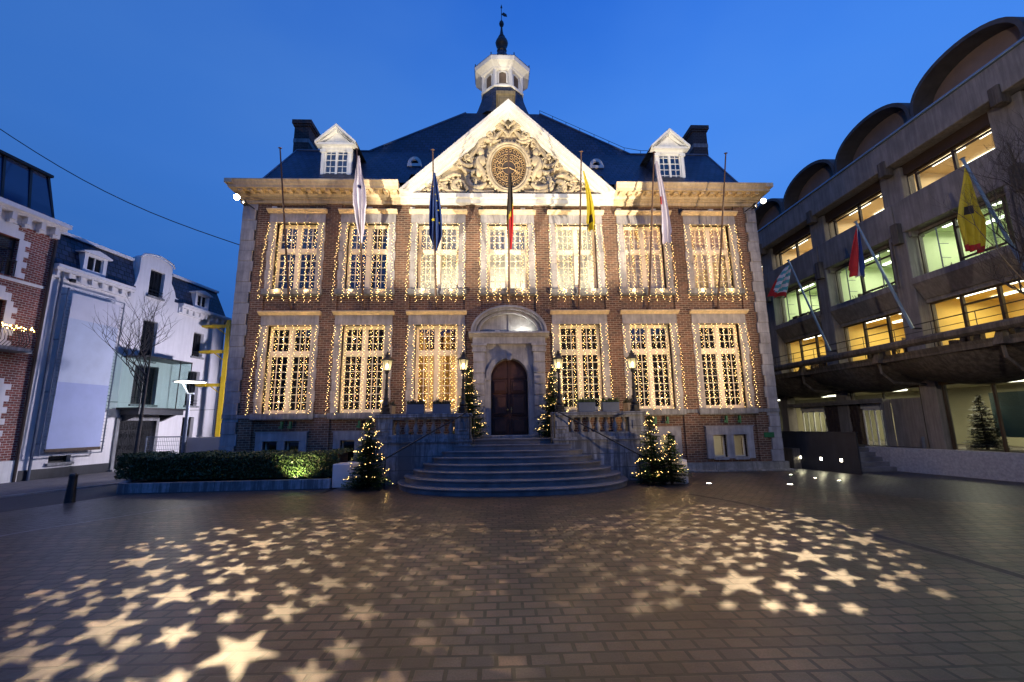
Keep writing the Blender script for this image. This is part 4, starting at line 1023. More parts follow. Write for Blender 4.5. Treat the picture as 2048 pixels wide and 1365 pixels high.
f5=flag('long white flag with a pale red blot blowing beside the sixth upper window',onp(5,.95)+Vector((.03,0,0)),onp(5,.42)+Vector((.48,-.05,0)),lambda t:.05+.42*t**.9*(1 if t<.9 else .75),['fwhite','fpink'] if 'fpink' in M else ['fwhite','fred'],lambda t,u:1 if (.42<t<.52 and u<.25) else 0,2,.12,seed=9,drift=.1)
# ------------------------------------------------------------------ light curtains in front of each window
def curtain(x,z0,z1,label,seed,n=9):
    rr=random.Random(seed); t=thing('light_curtain',label,'string lights',(x,-.33,z1),'light curtains hung over the windows')
    wv=MB(); bb=MB(); yy=-.31
    xs=[x-1.03]+[x-.78+1.56*i/(n-3)+rr.uniform(-.03,.03) for i in range(n-2)]+[x+1.0]
    tp_=[(x-1.05,-.12,z1+.02)]
    for i in range(17): 
        q=i/16; tp_.append((x-1.0+2*q,-.13-.03*math.sin(i*1.9),z1-.03+.025*math.sin(i*1.7)))
    wv.tube(tp_,.006,4)
    for c,xx in enumerate(xs):
        zb=z0-rr.uniform(.0,.12); pts=[]; k_=int((z1-zb)/.072); dr=rr.uniform(-.03,.03); sp_=(-.09 if c==0 else .0 if c<n-1 else .05)
        ph=rr.uniform(0,6)
        for i in range(k_+1):
            f=i/k_; zz=z1-.02-(z1-zb)*f; px=xx+dr*f+sp_*f+.018*math.sin(zz*9+ph); py=-.14-(yy*-1-.14)*min(1,f*2.5)
            pts.append((px,py,zz))
            s_=1 if i%2 else -1
            if rr.random()<.93: bb.octa((px+s_*rr.uniform(.008,.035),py+rr.uniform(-.02,.02),zz+rr.uniform(-.015,.015)),.0076)
        wv.tube(pts,.0035,3)
    wv.build('cable',M['wirec'],t); bb.build('bulb',M['bulb'],t,kind='stuff')
    for q in (-.55,.55):
        for w_ in (.12,.5,.88): point('curtain_glow',(x+q,-.26,z0+(z1-z0)*w_),6.0,(1,.56,.18),.012)
M['wirec']=plain('pale cable',(.25,.2,.1),.6,.1,3,0)
ordn=['leftmost','second','third','middle','fifth','sixth','rightmost']
for k in range(-3,4):
    curtain(k*S,6.42,9.5,'curtain of warm fairy lights over the %s upper window'%ordn[k+3],40+k)
    if k: curtain(k*S,2.35,5.46,'curtain of warm fairy lights over the %s tall window of the lower row'%(['leftmost','second','third',None,'fourth','fifth','rightmost'][k+3]),60+k,10)
# ------------------------------------------------------------------ star projectors at the cornice corners
exec_stars=True
def projector(loc,tgt,stars,energy,label,seed):
    rr=random.Random(seed); loc=Vector(loc); tgt=Vector(tgt)
    d=(tgt-loc).normalized(); u=d.cross(Vector((0,0,1))).normalized(); v=u.cross(d)
    t=thing('star_projector',label,'projector',tuple(loc),'star projectors under the cornice corners')
    def P(a,b_,c): return loc+u*a+v*b_+d*c
    sh=MB(); F0=.2; n=20
    # splayed snoot that carries the star stencil
    def ringp(r_,c): return [P(r_*math.cos(2*math.pi*i/n),r_*math.sin(2*math.pi*i/n),c) for i in range(n)]
    stp=[]; 
    for gx,gy,R_ in stars:
        q=Vector((gx,gy,0))-loc; k_=F0/q.dot(d); cen=(q.dot(u)*k_,q.dot(v)*k_)
        # perpendicular angular radius
        R_=R_ if R_<.32 else .32+.45*(R_-.32); pr=R_*k_*.86
        stp.append([cen[0],cen[1],pr])
    # keep stencil stars apart
    for i in range(len(stp)):
        for j in range(i):
            dd=math.hypot(stp[i][0]-stp[j][0],stp[i][1]-stp[j][1]); s_=stp[i][2]+stp[j][2]
            if dd<s_*.86:
                f=max(.4,dd/(s_*.86)); big,sm=(i,j) if stp[i][2]>stp[j][2] else (j,i); stp[sm][2]*=f; stp[big][2]*=min(1,f+.15)
    # scatter further little stars between the listed ones
    mean_r=sum(p[2] for p in stp)/len(stp); base=list(stp)
    for _ in range(1500):
        p=rr.choice(base); a_=rr.uniform(0,6.28); dd=rr.uniform(1.2,3.2)*mean_r; r_=rr.uniform(.6,1.3)*mean_r; c_=[p[0]+dd*math.cos(a_),p[1]+dd*math.sin(a_),r_]
        if all(math.hypot(c_[0]-q[0],c_[1]-q[1])>(r_+q[2])*.84 for q in stp): stp.append(c_)
        if len(stp)>len(base)*2.1: break
    Rm=max(math.hypot(a,b_)+r_ for a,b_,r_ in stp)+.006
    from mathutils.geometry import delaunay_2d_cdt
    RO=Rm+.006; vs=[Vector((RO*1.1*math.cos(2*math.pi*i/48),RO*1.1*math.sin(2*math.pi*i/48))) for i in range(48)]; es=[(i,(i+1)%48) for i in range(48)]; polys=[]
    for a,b_,r_ in stp:
        a0=rr.uniform(0,6.28); pl=[Vector((a+(r_ if q%2==0 else r_*.385)*math.cos(a0+q*math.pi/5),b_+(r_ if q%2==0 else r_*.385)*math.sin(a0+q*math.pi/5))) for q in range(10)]
        polys.append((a,b_,r_,pl)); n0=len(vs); vs+=pl; es+=[(n0+q,n0+(q+1)%10) for q in range(10)]
    vo,eo,fo,_a,_b,_c=delaunay_2d_cdt([v.copy()*100 for v in vs],es,[],0,1e-5)
    def inside(p,pl):
        c=False; m_=len(pl)
        for q in range(m_):
            a1,b1=pl[q],pl[q-1]
            if (a1.y>p.y)!=(b1.y>p.y) and p.x<(b1.x-a1.x)*(p.y-a1.y)/(b1.y-a1.y)+a1.x: c=not c
        return c
    keep=[]
    for f in fo:
        c=sum((vo[q] for q in f),Vector((0,0)))/len(f)/100
        if any(abs(c.x-a)<r_ and abs(c.y-b_)<r_ and inside(c,pl) for a,b_,r_,pl in polys): continue
        keep.append(tuple(f))
    me=bpy.data.meshes.new('star_stencil'); me.from_pydata([tuple(P(v.x/100,v.y/100,F0)-loc) for v in vo],[],keep); me.update()
    me.materials.clear(); me.materials.append(M['iron'])
    so=bpy.data.objects.new('star_stencil',me); COL.objects.link(so); so.parent=t
    sh.loft([ringp(RO*1.03,.03),ringp(RO*1.03,F0-.003)],False); sh.loft([ringp(RO*1.03,F0-.003),ringp(RO*1.03,F0+.012)],False)
    sh.loft([ringp(.05,-.16),ringp(.07,-.14),ringp(.075,-.02),ringp(.07,-.012)],True); sh.loft([ringp(.072,-.013),ringp(RO*1.03,.03)],False); sh.build('housing',M['iron'],t)
    b=MB(); b.tube([P(0,0,-.1),(loc.x*1.0,-.02,loc.z+.1)],.02,6); b.build('arm',M['iron'],t)
    spot('star_light',P(0,0,0),P(0,0,1),energy,(1,.72,.42),2*math.degrees(math.atan(RO/F0))+1,.02,.00045)
    return t
# ------------------------------------------------------------------ white rendered house on the left (local frame: s along street, d outwards, z)
aw=R(7.8); dW=Vector((math.sin(aw),math.cos(aw),0)); nW=Vector((math.cos(aw),-math.sin(aw),0)); PW=Vector((-17.5,.64,0))
def W(p): return tuple(PW+dW*p[0]+nW*p[1]+Vector((0,0,p[2])))
def WMB(): return MB(W)
def gridW(b,s0,s1,z0,z1,ops,d0,d1):
    # wall in the s-z plane, d0 outer face
    t=MB(); wallgrid(t,s0,s1,z0,z1,ops,d0,d1)
    for f in t.F: b.poly([t.V[i] for i in f])
wh=thing('white_house','white rendered house with slate mansard, stepped gable and glass box bay','house',W((4.5,0,0)))
wops=[(4.08,4.86,8.05,9.36),(4.05,4.82,4.95,6.86),(7.05,7.75,5.55,6.85),(6.97,7.76,2.95,4.76),(6.95,7.7,.3,2.36),(3.46,5.4,.05,2.2),(.95,1.75,.56,.82),(3.95,5.2,2.9,4.7)]
b=WMB(); gridW(b,0,9.17,-.05,8.0,[o for o in wops if o[2]<7.9],0,-.3)
b.tf=W
b.box(9.16,9.17,-8,-.01,-.05,8.0); b.box(0,.01,-8,-.3,-.05,8.0)
b.build('wall',M['render'],wh)
# gable rising above the eaves
b=WMB()
def gab(ops):
    outline=[(3.2,8.0),(3.2,8.25),(3.33,8.27),(3.42,8.5),(3.5,9.0),(3.5,9.75),(3.6,9.85),(4.0,9.97),(4.4,10.02),(4.8,9.97),(5.15,9.88),(5.25,9.75),(5.3,9.0),(5.55,8.6),(5.65,8.33),(5.85,8.28),(5.85,8.0)]
    return outline
o_=gab(0)
def prismW(b,pts,d0,d1): b.loft([[(p[0],d0,p[1]) for p in pts],[(p[0],d1,p[1]) for p in pts]],True)
prismW(b,[p for p in o_ if p[0]<=4.0 and True][0:9]+[(4.08,10.0),(4.08,8.0)],.0,-.35)
prismW(b,[(4.86,8.0),(4.86,9.97)]+[p for p in o_ if p[0]>4.9],.0,-.35)
prismW(b,[(4.08,9.36),(4.08,9.99),(4.4,10.02),(4.86,9.97),(4.86,9.36)],.0,-.35)
prismW(b,[(4.08,8.0),(4.08,8.05),(4.86,8.05),(4.86,8.0)],.0,-.35)
b.box(3.42,5.3,-.35,-.3,8.0,9.7)
b.build('gable',M['render'],wh)
b=WMB(); top=[p for p in o_ if p[1]>9.7 or True]
pts=[(3.46,.06,9.72),(3.58,.06,9.9),(4.0,.06,10.02),(4.4,.06,10.07),(4.8,.06,10.02),(5.2,.06,9.92),(5.3,.06,9.74)]
b.tube(pts,.05,6); b.build('gable_coping',M['render'],wh)
# plinth band
b=WMB(); b.box(0,3.4,0,.03,-.05,.38); b.box(5.5,9.17,0,.03,-.05,.3); b.build('plinth_band',M['basalt'],wh,split=True)
# eaves cornices with small arches
for s0,s1 in ((-.05,3.2),(5.85,9.3)):
    b=WMB(); b.box(s0,s1,0,.3,7.98,8.1); b.box(s0,s1,0,.24,7.88,7.98); b.box(s0,s1,0,.08,7.6,7.88)
    n=int((s1-s0)/.42)
    for i in range(n+1):
        s_=s0+.06+(s1-s0-.2)*i/n; b.box(s_,s_+.07,.08,.2,7.66,7.88)
    b.build('eaves_cornice',M['render'],wh)
# mansard
for s0,s1 in ((0,3.42),(5.6,9.2)):
    b=WMB(); b.loft([[(s0,.05,8.1),(s1,.05,8.1),(s1,-3,8.1),(s0,-3,8.1)],[(s0,-.35,9.5),(s1-.45*(s1>9),-.35,9.5),(s1-.45*(s1>9),-3,9.5),(s0,-3,9.5)]],True)
    mr_=b.build('mansard',M['slate'],wh)
    b=WMB(); b.box(s0,s1-.4*(s1>9),-.45,-.25,9.5,9.62); b.build('mansard_trim',M['render'],mr_)
b=WMB(); b.loft([[(0,-.4,9.62),(8.8,-.4,9.62),(8.8,-7,9.62),(0,-7,9.62)],[(0,-3,10.6),(7.5,-3,10.6),(7.5,-4,10.6),(0,-4,10.6)]],True); b.build('roof',M['slate'],wh)
for s0 in (.95,6.75):
    b=WMB(); b.box(s0,s0+.15,-.3,.12,8.15,8.95); b.box(s0+.8,s0+.95,-.3,.12,8.15,8.95); b.box(s0+.15,s0+.8,-.3,.12,8.15,8.28); b.box(s0+.15,s0+.8,-.3,.12,8.85,8.95)
    prismW(b,[(s0-.12,8.95),(s0-.12,9.0),(s0+.2,9.1),(s0+.475,9.16),(s0+.75,9.1),(s0+1.07,9.0),(s0+1.07,8.95)],.22,-.5)
    dm=b.build('dormer',M['render'],wh)
    b=WMB(); 
    for q in (.15,.455,.76): b.box(s0+q-.0,s0+q+.04,.02,.07,8.28,8.85)
    b.build('frame',M['white'],dm); b=WMB(); b.box(s0+.15,s0+.8,0,.02,8.28,8.85); b.build('pane',M['glassdk'] if 'glassdk' in M else M.setdefault('glassdk',plain('dark pane',(.01,.012,.016),.08,.1,2,0)),dm)
    b=WMB(); b.box(s0,s0+.95,-.9,-.3,8.15,8.95); b.build('dormer_cheek',M['slate'],dm)
def darkwin(b_parent,s0,s1,z0,z1,n=2,tr=None,sill=True,rail=False):
    b=WMB(); dd=-.18; f=.055
    for q in ((s0,s0+f,z0,z1),(s1-f,s1,z0,z1),(s0+f,s1-f,z0,z0+f),(s0+f,s1-f,z1-f,z1)): b.box(q[0],q[1],dd-.05,dd,q[2],q[3])
    for i in range(1,n):
        c=s0+(s1-s0)*i/n; b.box(c-.03,c+.03,dd-.05,dd,z0+f,z1-f)
    if tr: b.box(s0+f,s1-f,dd-.045,dd+.003,tr-.025,tr+.025)
    w_=b.build('window',M['iron'],b_parent)
    b=WMB(); b.box(s0,s1,dd-.04,dd-.025,z0,z1); b.build('pane',M['glassdk'],w_)
    if sill: b=WMB(); b.box(s0-.08,s1+.08,-.1,.1,z0-.09,z0); b.build('sill',M['stonedk'],w_)
    if rail:
        b=WMB(); b.box(s0,s1,.0,.03,z0+.25,z0+.28); b.box(s0,s1,.0,.03,z0+.1,z0+.13); b.build('rail',M['iron'],w_)
darkwin(wh,4.08,4.86,8.05,9.36,2,8.4,True,True); darkwin(wh,4.05,4.82,4.95,6.86,2); darkwin(wh,7.05,7.75,5.55,6.85,2,5.75,True,True); darkwin(wh,6.97,7.76,2.95,4.76,2,None,True,True); darkwin(wh,6.95,7.7,.3,2.36,2)
darkwin(wh,.95,1.75,.56,.82,1); darkwin(wh,3.95,5.2,2.9,4.7,3)
# glass box bay
b=WMB(); s0,s1,z0,z1,dp=3.32,5.92,2.72,4.95,1.1
for q in ((s0,s1,0,dp,z0-.08,z0),(s0,s1,0,dp,z1,z1+.06)): b.box(*q)
for s_ in (s0,s1-.03,s0+1.9):
    b.box(s_,s_+.03,dp-.03,dp,z0,z1); 
gb=b.build('glass_bay',M['iron'],wh)
b=WMB(); b.poly([(s0,dp-.01,z0),(s1,dp-.01,z0),(s1,dp-.01,z1),(s0,dp-.01,z1)]); b.poly([(s0+.01,.01,z0),(s0+.01,dp-.03,z0),(s0+.01,dp-.03,z1),(s0+.01,.01,z1)]); b.poly([(s1-.01,.01,z0),(s1-.01,dp-.03,z0),(s1-.01,dp-.03,z1),(s1-.01,.01,z1)]); b.build('pane',M['bayglass'] if 'bayglass' in M else M.setdefault('bayglass',glassmat('greenish bay glass',tint=(.72,.86,.82),refl=.08)),gb)
b=WMB(); b.box(s0+.1,s1-.1,.1,dp-.1,z0-.3,z0-.08); 
for s_ in (s0+.25,s1-.4): b.loft([[(s_,0,z0-.6),(s_+.15,0,z0-.6),(s_+.15,.05,z0-.6),(s_,.05,z0-.6)],[(s_,0,z0-.3),(s_+.15,0,z0-.3),(s_+.15,.8,z0-.3),(s_,.8,z0-.3)]],True)
b.build('bay_corbel',M['basalt'],gb)
# street door with iron grille
b=WMB(); b.box(3.36,3.5,-.1,.09,.0,2.3); b.box(5.36,5.5,-.1,.09,.0,2.3); b.box(3.5,5.36,-.1,.09,2.16,2.3); b.box(3.3,5.56,-.1,.25,-.05,.1); dsur=b.build('door_surround',M['stonedk'],wh)
b=WMB(); b.box(3.5,5.36,-.16,-.12,.1,2.16); dd=b.build('door',M['basalt'],dsur)
b=WMB()
for i in range(22):
    s_=3.56+1.74*i/21; b.tube([(s_,-.08,.15),(s_+.02*math.sin(i),-.08,1.2),(s_,-.08,2.1)],.012,4)
for i in range(6):
    for z_ in (.5,1.0,1.5,1.85):
        c=3.7+i*.29; b.tube([(c+.09*math.cos(u*.7),-.07,z_+.11*math.sin(u*.7)) for u in range(10)],.012,4)
for z_ in (.15,.75,1.7,2.1): b.box(3.5,5.36,-.095,-.07,z_,z_+.04)
b.build('iron_grille',M['iron'],dd)
# downpipes, cable
b=WMB(); b.tube([(.28,.1,7.9),(.3,.1,2.2),(.3,.1,0)],.045,8); b.tube([(9.05,.1,7.8),(9.05,.1,.1)],.04,8); b.build('downpipe',M['lead'],wh,split=True)
b=WMB(); b.tube([(2.75,.06,2.95),(3.3,.06,2.96)],.012,4); b.tube([(5.5,.04,2.75),(7.0,.04,2.7),(9.1,.04,2.8)],.01,4); b.bevbox(.52,.7,.1,.25,7.55,7.68,.02); b.build('wall_cable',M['iron'],wh)
# banner in its tubular frame
t=thing('banner_frame','large blank pale banner laced in a tubular frame on the white house','banner',W((1.5,.3,.9)))
b=WMB(); c4=[(.4,.32,7.24),(2.72,.32,7.24),(2.66,.32,.87),(.34,.32,.87)]
for i in range(4): b.tube([c4[i],c4[(i+1)%4]],.025,6)
for z_ in (1.3,3.2,5.2,7.0):
    for s_ in (.38,2.7): b.tube([(s_,.0,z_),(s_,.32,z_)],.02,5)
for i in range(46):
    z_=1.0+6.15*i/45
    for s_,q in ((.38,.15),(2.69,-.15)): b.tube([(s_-.03*q,.36,z_),(s_+q,.33,z_+.02)],.008,3)
b.build('tube_frame',M['lead'],t)
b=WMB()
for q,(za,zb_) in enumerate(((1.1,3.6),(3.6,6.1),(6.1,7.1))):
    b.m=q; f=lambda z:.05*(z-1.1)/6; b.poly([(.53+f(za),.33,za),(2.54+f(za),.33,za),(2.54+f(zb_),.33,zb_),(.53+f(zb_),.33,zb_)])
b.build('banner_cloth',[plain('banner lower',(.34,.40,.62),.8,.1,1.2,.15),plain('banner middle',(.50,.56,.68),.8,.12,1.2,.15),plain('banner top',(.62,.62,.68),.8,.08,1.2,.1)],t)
b=WMB(); b.box(.5,2.56,.3,.36,.98,1.1); b.build('bottom_bar',M['wood'],t)
# ------------------------------------------------------------------ red brick house nearer on the left
bh=thing('brick_town_house','red brick town house with white stone trim and dark glass rooftop storey','house',W((-3,0,0)))
bo=[(-2.9,-1.22,7.2,8.6),(-2.9,-1.25,4.7,6.3),(-2.9,-1.0,.8,3.3),(-5.5,-3.9,7.2,8.6)]
b=WMB(); gridW(b,-6,-.02,-.05,9.3,bo,.0,-.3); b.tf=W; b.box(-.03,-.02,-8,0,7.9,9.3); b.build('wall',M['brick2'],bh)
b=WMB(); b.box(-6,-.22,.0,.035,7.02,7.12); b.box(-6,-.22,0,.035,4.55,4.66); b.box(-6,-.02,.0,.06,-.05,.75); b.build('stone_band',M['white'],bh,split=True)
b=WMB(); b.box(-6,.06,0,.45,9.5,9.66); b.box(-6,.03,0,.3,9.4,9.5); b.box(-6,0,.0,.06,9.1,9.4)
s_=-5.9
while s_<-.1: b.box(s_,s_+.14,.06,.3,9.14,9.4); b.box(s_+.02,s_+.12,.06,.2,9.02,9.14); s_+=.46
b.build('cornice',M['render'],bh)
def toothed(z0,z1,s0,s1,par):
    b=WMB(); n=int((z1-z0)/.2)
    for i in range(n+1):
        z=z0+i*.2; q=.0 if i%2 else .14; b.box(s1,s1+.2+q,.0,.03,z,z+.2); b.box(s0-.2-q,s0,.0,.03,z,z+.2)
    m=9
    for i in range(m):
        a=s0-.1+(s1-s0+.2)*i/m; c=s0-.1+(s1-s0+.2)*(i+1)/m; h=.25*(1-((a+c)/2-(s0+s1)/2)**2/((s1-s0)/2)**2)
        b.box(a,c,.0,.032,z1,z1+.28+max(0,h)+(.08 if i%2 else 0))
    b.build('window_surround',M['render'],par)
for (s0,s1,z0,z1) in bo: 
    toothed(z0,z1,s0,s1,bh)
    b=WMB()
    for q in ((s0,s0+.08),(s1-.08,s1),((s0+s1)/2-.05,(s0+s1)/2+.05)): b.box(q[0],q[1],-.2,-.14,z0,z1)
    b.box(s0,s1,-.2,-.141,z1-.45,z1-.38); b.box(s0,s1,-.2,-.141,z1-.08,z1); w_=b.build('window',M['iron'],bh); b=WMB(); b.box(s0,s1,-.19,-.18,z0,z1); b.build('pane',M['glass'],w_)
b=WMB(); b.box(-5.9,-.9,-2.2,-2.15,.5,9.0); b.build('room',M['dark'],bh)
b=WMB(); b.box(-2.9,-1.4,-.9,-.85,7.5,8.5); b.build('lit_shelf',emis('shelf light',(1,.6,.25),.25),bh)
b=WMB()
for i in range(14): s_=-2.9+1.68*i/13; b.box(s_,s_+.02,.02,.05,7.2,7.75)
b.box(-2.95,-1.2,.01,.06,7.73,7.77); b.build('window_railing',M['iron'],bh)
# balcony with bellied bars
b=WMB(); b.box(-3.3,-.75,0,.7,4.5,4.62); bc=b.build('balcony',M['stonedk'],bh)
b=WMB()
for i in range(24):
    s_=-3.2+2.4*i/23; b.tube([(s_,.55,4.64),(s_,.75,4.82),(s_,.74,5.0),(s_,.6,5.25)],.012,4)
for i in range(5):
    d_=.05+.5*i/5; b.tube([(-.82,d_,4.64),(-.68,d_,4.82),(-.7,d_,5.0),(-.8,d_,5.25)],.012,4)
b.tube([(-3.25,.6,5.26),(-.8,.6,5.26),(-.8,.0,5.26)],.02,5); b.build('balcony_railing',M['iron'],bc)
t=thing('light_garland','yellow light garland on the balcony rail of the brick house','string lights',W((-2,.6,5.3)))
b=WMB(); gp=[]; rr=random.Random(9); bb=WMB()
for i in range(90):
    s_=-3.25+2.5*i/89; p=(s_,.62+.05*math.sin(i*1.3),5.3+.05*math.sin(i*2.1)); gp.append(p); bb.octa((p[0]+rr.uniform(-.03,.03),p[1]+rr.uniform(-.05,.05),p[2]+rr.uniform(-.04,.05)),.02)
b.tube(gp,.005,3); b.build('cable',M['wirec'],t); bb.build('bulb',M['bulbfar'],t,kind='stuff')
b=WMB(); b.tube([(-.12,.08,9.0),(-.14,.08,4),(-.12,.08,0)],.05,8); b.build('downpipe',M['mull'],bh)
# glass rooftop storey
b=WMB(); 
g0,g1=9.72,11.45
b.loft([[(-6,.02,g0),(-.28,.02,g0),(-.28,-3,g0),(-6,-3,g0)],[(-6,-.25,g1),(-.55,-.25,g1),(-.55,-3,g1),(-6,-3,g1)]],True)
gs=b.build('glass_storey',M['bluepane'] if 'bluepane' in M else M.setdefault('bluepane',plain('dark blue glazing',(.012,.035,.12),.12,.2,.6,0,spec=.8)),bh)
b=WMB(); b.box(-6,-.45,-.35,-.1,g1,g1+.1); 
for s_ in (-.28,-1.12,-1.95,-2.8,-3.7,-4.6): b.loft([[(s_-.04,.03,g0),(s_+.04,.03,g0),(s_+.04,-.03,g0),(s_-.04,-.03,g0)],[(s_-.04-.25*(s_>-.3),-.2,g1),(s_+.04-.25*(s_>-.3),-.2,g1),(s_+.04-.25*(s_>-.3),-.3,g1),(s_-.04-.25*(s_>-.3),-.3,g1)]],True)
b.build('glazing_frame',M['iron'],gs)
# ------------------------------------------------------------------ street furniture on the left
t=thing('street_lamp','modern disc street lamp on a forked pole before the white house','street lamp',(-13.4,3,0))
b=MB(); b.tube([(-13.4,3,0),(-13.4,3,2.9)],[.085,.06],10); b.tube([(-13.4,3,2.9),(-13.42,3,3.2)],.065,10); b.build('pole',M['lead'],t)
b=MB(); b.tube([(-13.42,3,3.15),(-13.72,3,3.66)],.035,6); b.bevbox(-13.44,-13.2,2.94,3.06,3.2,3.24,.01); b.build('arm',M['lead'],t)
b=MB(); b.lathe([(.3,3.72),(.62,3.71),(.64,3.73),(.3,3.78),(.05,3.79)],-13.4,3,24); dsk=b.build('disc',M['lead'],t)
b=MB(); b.lathe([(.29,3.709),(.29,3.715)],-13.4,3,20); b.lathe([(.46,3.703),(.55,3.703),(.55,3.709),(.46,3.709),(.46,3.703)],-13.4,3,24,cap=False); b.build('light_ring',M['leddim'],dsk)
l=area('street_lamp_light',(-13.4,3,3.66),(-13.4,3,0),40,(1,.92,.8),.8,.8)
def lin(b,a,c,r,n=4): b.tube([a,c],r,n)
t=thing('mesh_fence','galvanised wire mesh fence panel beside the white house door','fence',(-14.9,3.2,0))
b=MB(); 
xa,xb,y_=-15.2,-13.5,3.4
for i in range(24): lin(b,(xa+(xb-xa)*i/23,y_,.1),(xa+(xb-xa)*i/23,y_,1.42),.006,3)
for i in range(9): lin(b,(xa,y_,.12+1.3*i/8),(xb,y_,.12+1.3*i/8),.006,3)
b.build('wire_mesh',M['lead'],t); b=MB(); lin(b,(xa,y_,0),(xa,y_,1.48),.025,6); lin(b,(xb,y_,0),(xb,y_,1.48),.025,6); lin(b,(xa,y_,1.45),(xb,y_,1.45),.02,6); b.build('frame',M['lead'],t)
b=MB(); b.bevbox(-13.45,-11.6,3.25,3.3,.05,1.42,.01); hb=b.build('hoarding',plain('hoarding board',(.38,.36,.40),.7,.08,2,0),org=(-12.5,3.25,0)); tag(hb,'plain white hoarding panel behind the hedge','hoarding')
t=thing('steel_prop','yellow steel shoring column with three brackets against the gap','steel prop',(-14.95,8,0))
b=MB(); b.box(-15.03,-14.87,7.9,8.1,0,7.55); b.box(-15.06,-14.84,7.88,7.9,0,7.55); b.build('column',M['yellow'],t)
for z_ in (7.15,5.75,3.95):
    b=MB(); b.box(-16.2,-15.07,7.93,8.07,z_,z_+.16); b.box(-16.3,-15.8,7.8,8.2,z_+.0,z_+.1); b.tube([(-15.07,8,z_-.4),(-15.6,8,z_)],.03,5); b.build('bracket',M['yellow'],t)
b=MB(); b.lathe([(.115,0),(.11,.05),(.085,.6),(.09,.61),(.09,.66),(.07,.7),(.02,.71)],-11.28,-4.27,14); tag(b.build('bollard',M['iron'],org=(-11.28,-4.27,0)),'grey tapered metal bollard at the edge of the setts','bollard')
# house far behind in the gap
t=thing('distant_house','dark brick house seen through the narrow gap','house',(-19,24,0))
b=MB(); b.box(-26,-16.5,24,32,0,5.2); b.build('wall',M['brick2'],t); b=MB(); b.prism([(-26,5.2),(-16.5,5.2),(-16.5,5.4),(-21,8.4),(-26,5.4)],'y',24,32); b.build('roof',M['slate'],t)
b=MB(); 
for x_ in (-19.4,-17.9): b.box(x_,x_+.9,23.94,24.0,2.5,4.2)
b.build('window',M['white'],t,split=True)
# ------------------------------------------------------------------ bare trees
def baretree(x,y,h,label,seed,spread=.55,lean=(0,0),first=.45,r0=.07,depth=6,mat='bark',name='bare_tree',org=(0,0,0)):
    rr=random.Random(seed); t=thing(name,label,'tree',(x,y,0)); tr=MB(); br=MB()
    def grow(p,d,L_,r,dep,b):
        n=4; pts=[p]; q=p.copy(); dd=d.copy()
        for i in range(n):
            dd=(dd+Vector((rr.uniform(-.16,.16),rr.uniform(-.16,.16),rr.uniform(-.02,.12)))).normalized(); q=q+dd*L_/n; pts.append(q.copy())
        b.tube(pts,[r*(1-.4*i/n) for i in range(n+1)],5 if r>.012 else 3,cap=False)
        if dep<=0: return
        k=rr.choice((2,3,3)) if dep>1 else 3
        for i in range(k):
            s_=pts[rr.randint(2,n)] if i else pts[-1]
            ax=Vector((rr.uniform(-1,1),rr.uniform(-1,1),rr.uniform(-.1,.5))).normalized()
            nd=(dd*(1-spread*.8)+ax*spread*(.6 if i==0 else 1.1)+Vector((0,0,.13))).normalized()
            grow(s_.copy(),nd,L_*rr.uniform(.62,.85),r*rr.uniform(.5,.66),dep-1,br)
    base=Vector((x,y,0)); p=[base,base+Vector((lean[0]*.3,lean[1]*.3,h*first*.5)),base+Vector((lean[0],lean[1],h*first)),base+Vector((lean[0]*1.4,lean[1]*1.4,h*.72)),base+Vector((lean[0]*1.6,lean[1]*1.6,h*.86))]
    tr.tube(p,[r0,r0*.8,r0*.62,r0*.4,r0*.2],8); tr.build('trunk',M[mat],t)
    for i in range(11):
        f=rr.random(); a=p[2].lerp(p[4],f); an=rr.uniform(0,6.28); grow(a,Vector((math.cos(an)*.8,math.sin(an)*.8,.75)).normalized(),h*.2*(1.1-f*.45),r0*.3,depth-2,br)
    grow(p[4],Vector((0,0,1)),h*.14,r0*.22,depth-2,br)
    br.build('branches',M[mat],t,kind='stuff'); return t
baretree(-13.83,1.07,6.0,'slim leafless street tree before the white house door',21,spread=.55,first=.5,lean=(.05,0),r0=.075,depth=5)
baretree(12.75,-7.3,7.6,'large leafless tree reaching in over the concrete building',33,spread=.6,first=.35,lean=(.1,0),r0=.11,depth=7,org=(12.6,-7.2,0))
# overhead cable
b=MB(); p0,p1=Vector((-10.2,.05,8.64)),Vector((-20,-.9,13.6)); b.tube([p0.lerp(p1,i/12)-Vector((0,0,1.1*math.sin(math.pi*i/12)*.5)) for i in range(13)],.016,4); tag(b.build('overhead_cable',M['iron'],org=tuple(p0)),'thin dark cable sagging across the sky to the hall corner','cable')

t=thing('floodlight','small floodlight on the side wall of the hall shining on the white house','floodlight',(-10.35,5.6,3.2))
b=MB(); b.bevbox(-10.4,-10.16,5.5,5.7,3.1,3.26,.02); b.build('housing',M['iron'],t)
spot('wall_wash',(-10.5,5.6,3.2),(-17.0,4.1,3.3),1900,(.90,.84,1),104,.22,.25)
# ------------------------------------------------------------------ concrete office building on the right
of=thing('concrete_office','modern concrete office block with vaulted roof, lit window bands and scalloped balcony','office building',(16,0,0))
YC=[15.0,11.0,6.98,2.95,-1.12,-5.12,-9.15,-13.2]
XF=15.0
Y0_,Y1_=-15.2,17.0
def zb(b,x0,x1,y0,y1,z0,z1,bv=0):
    (b.bevbox(x0,x1,y0,y1,z0,z1,bv) if bv else b.box(x0,x1,y0,y1,z0,z1))
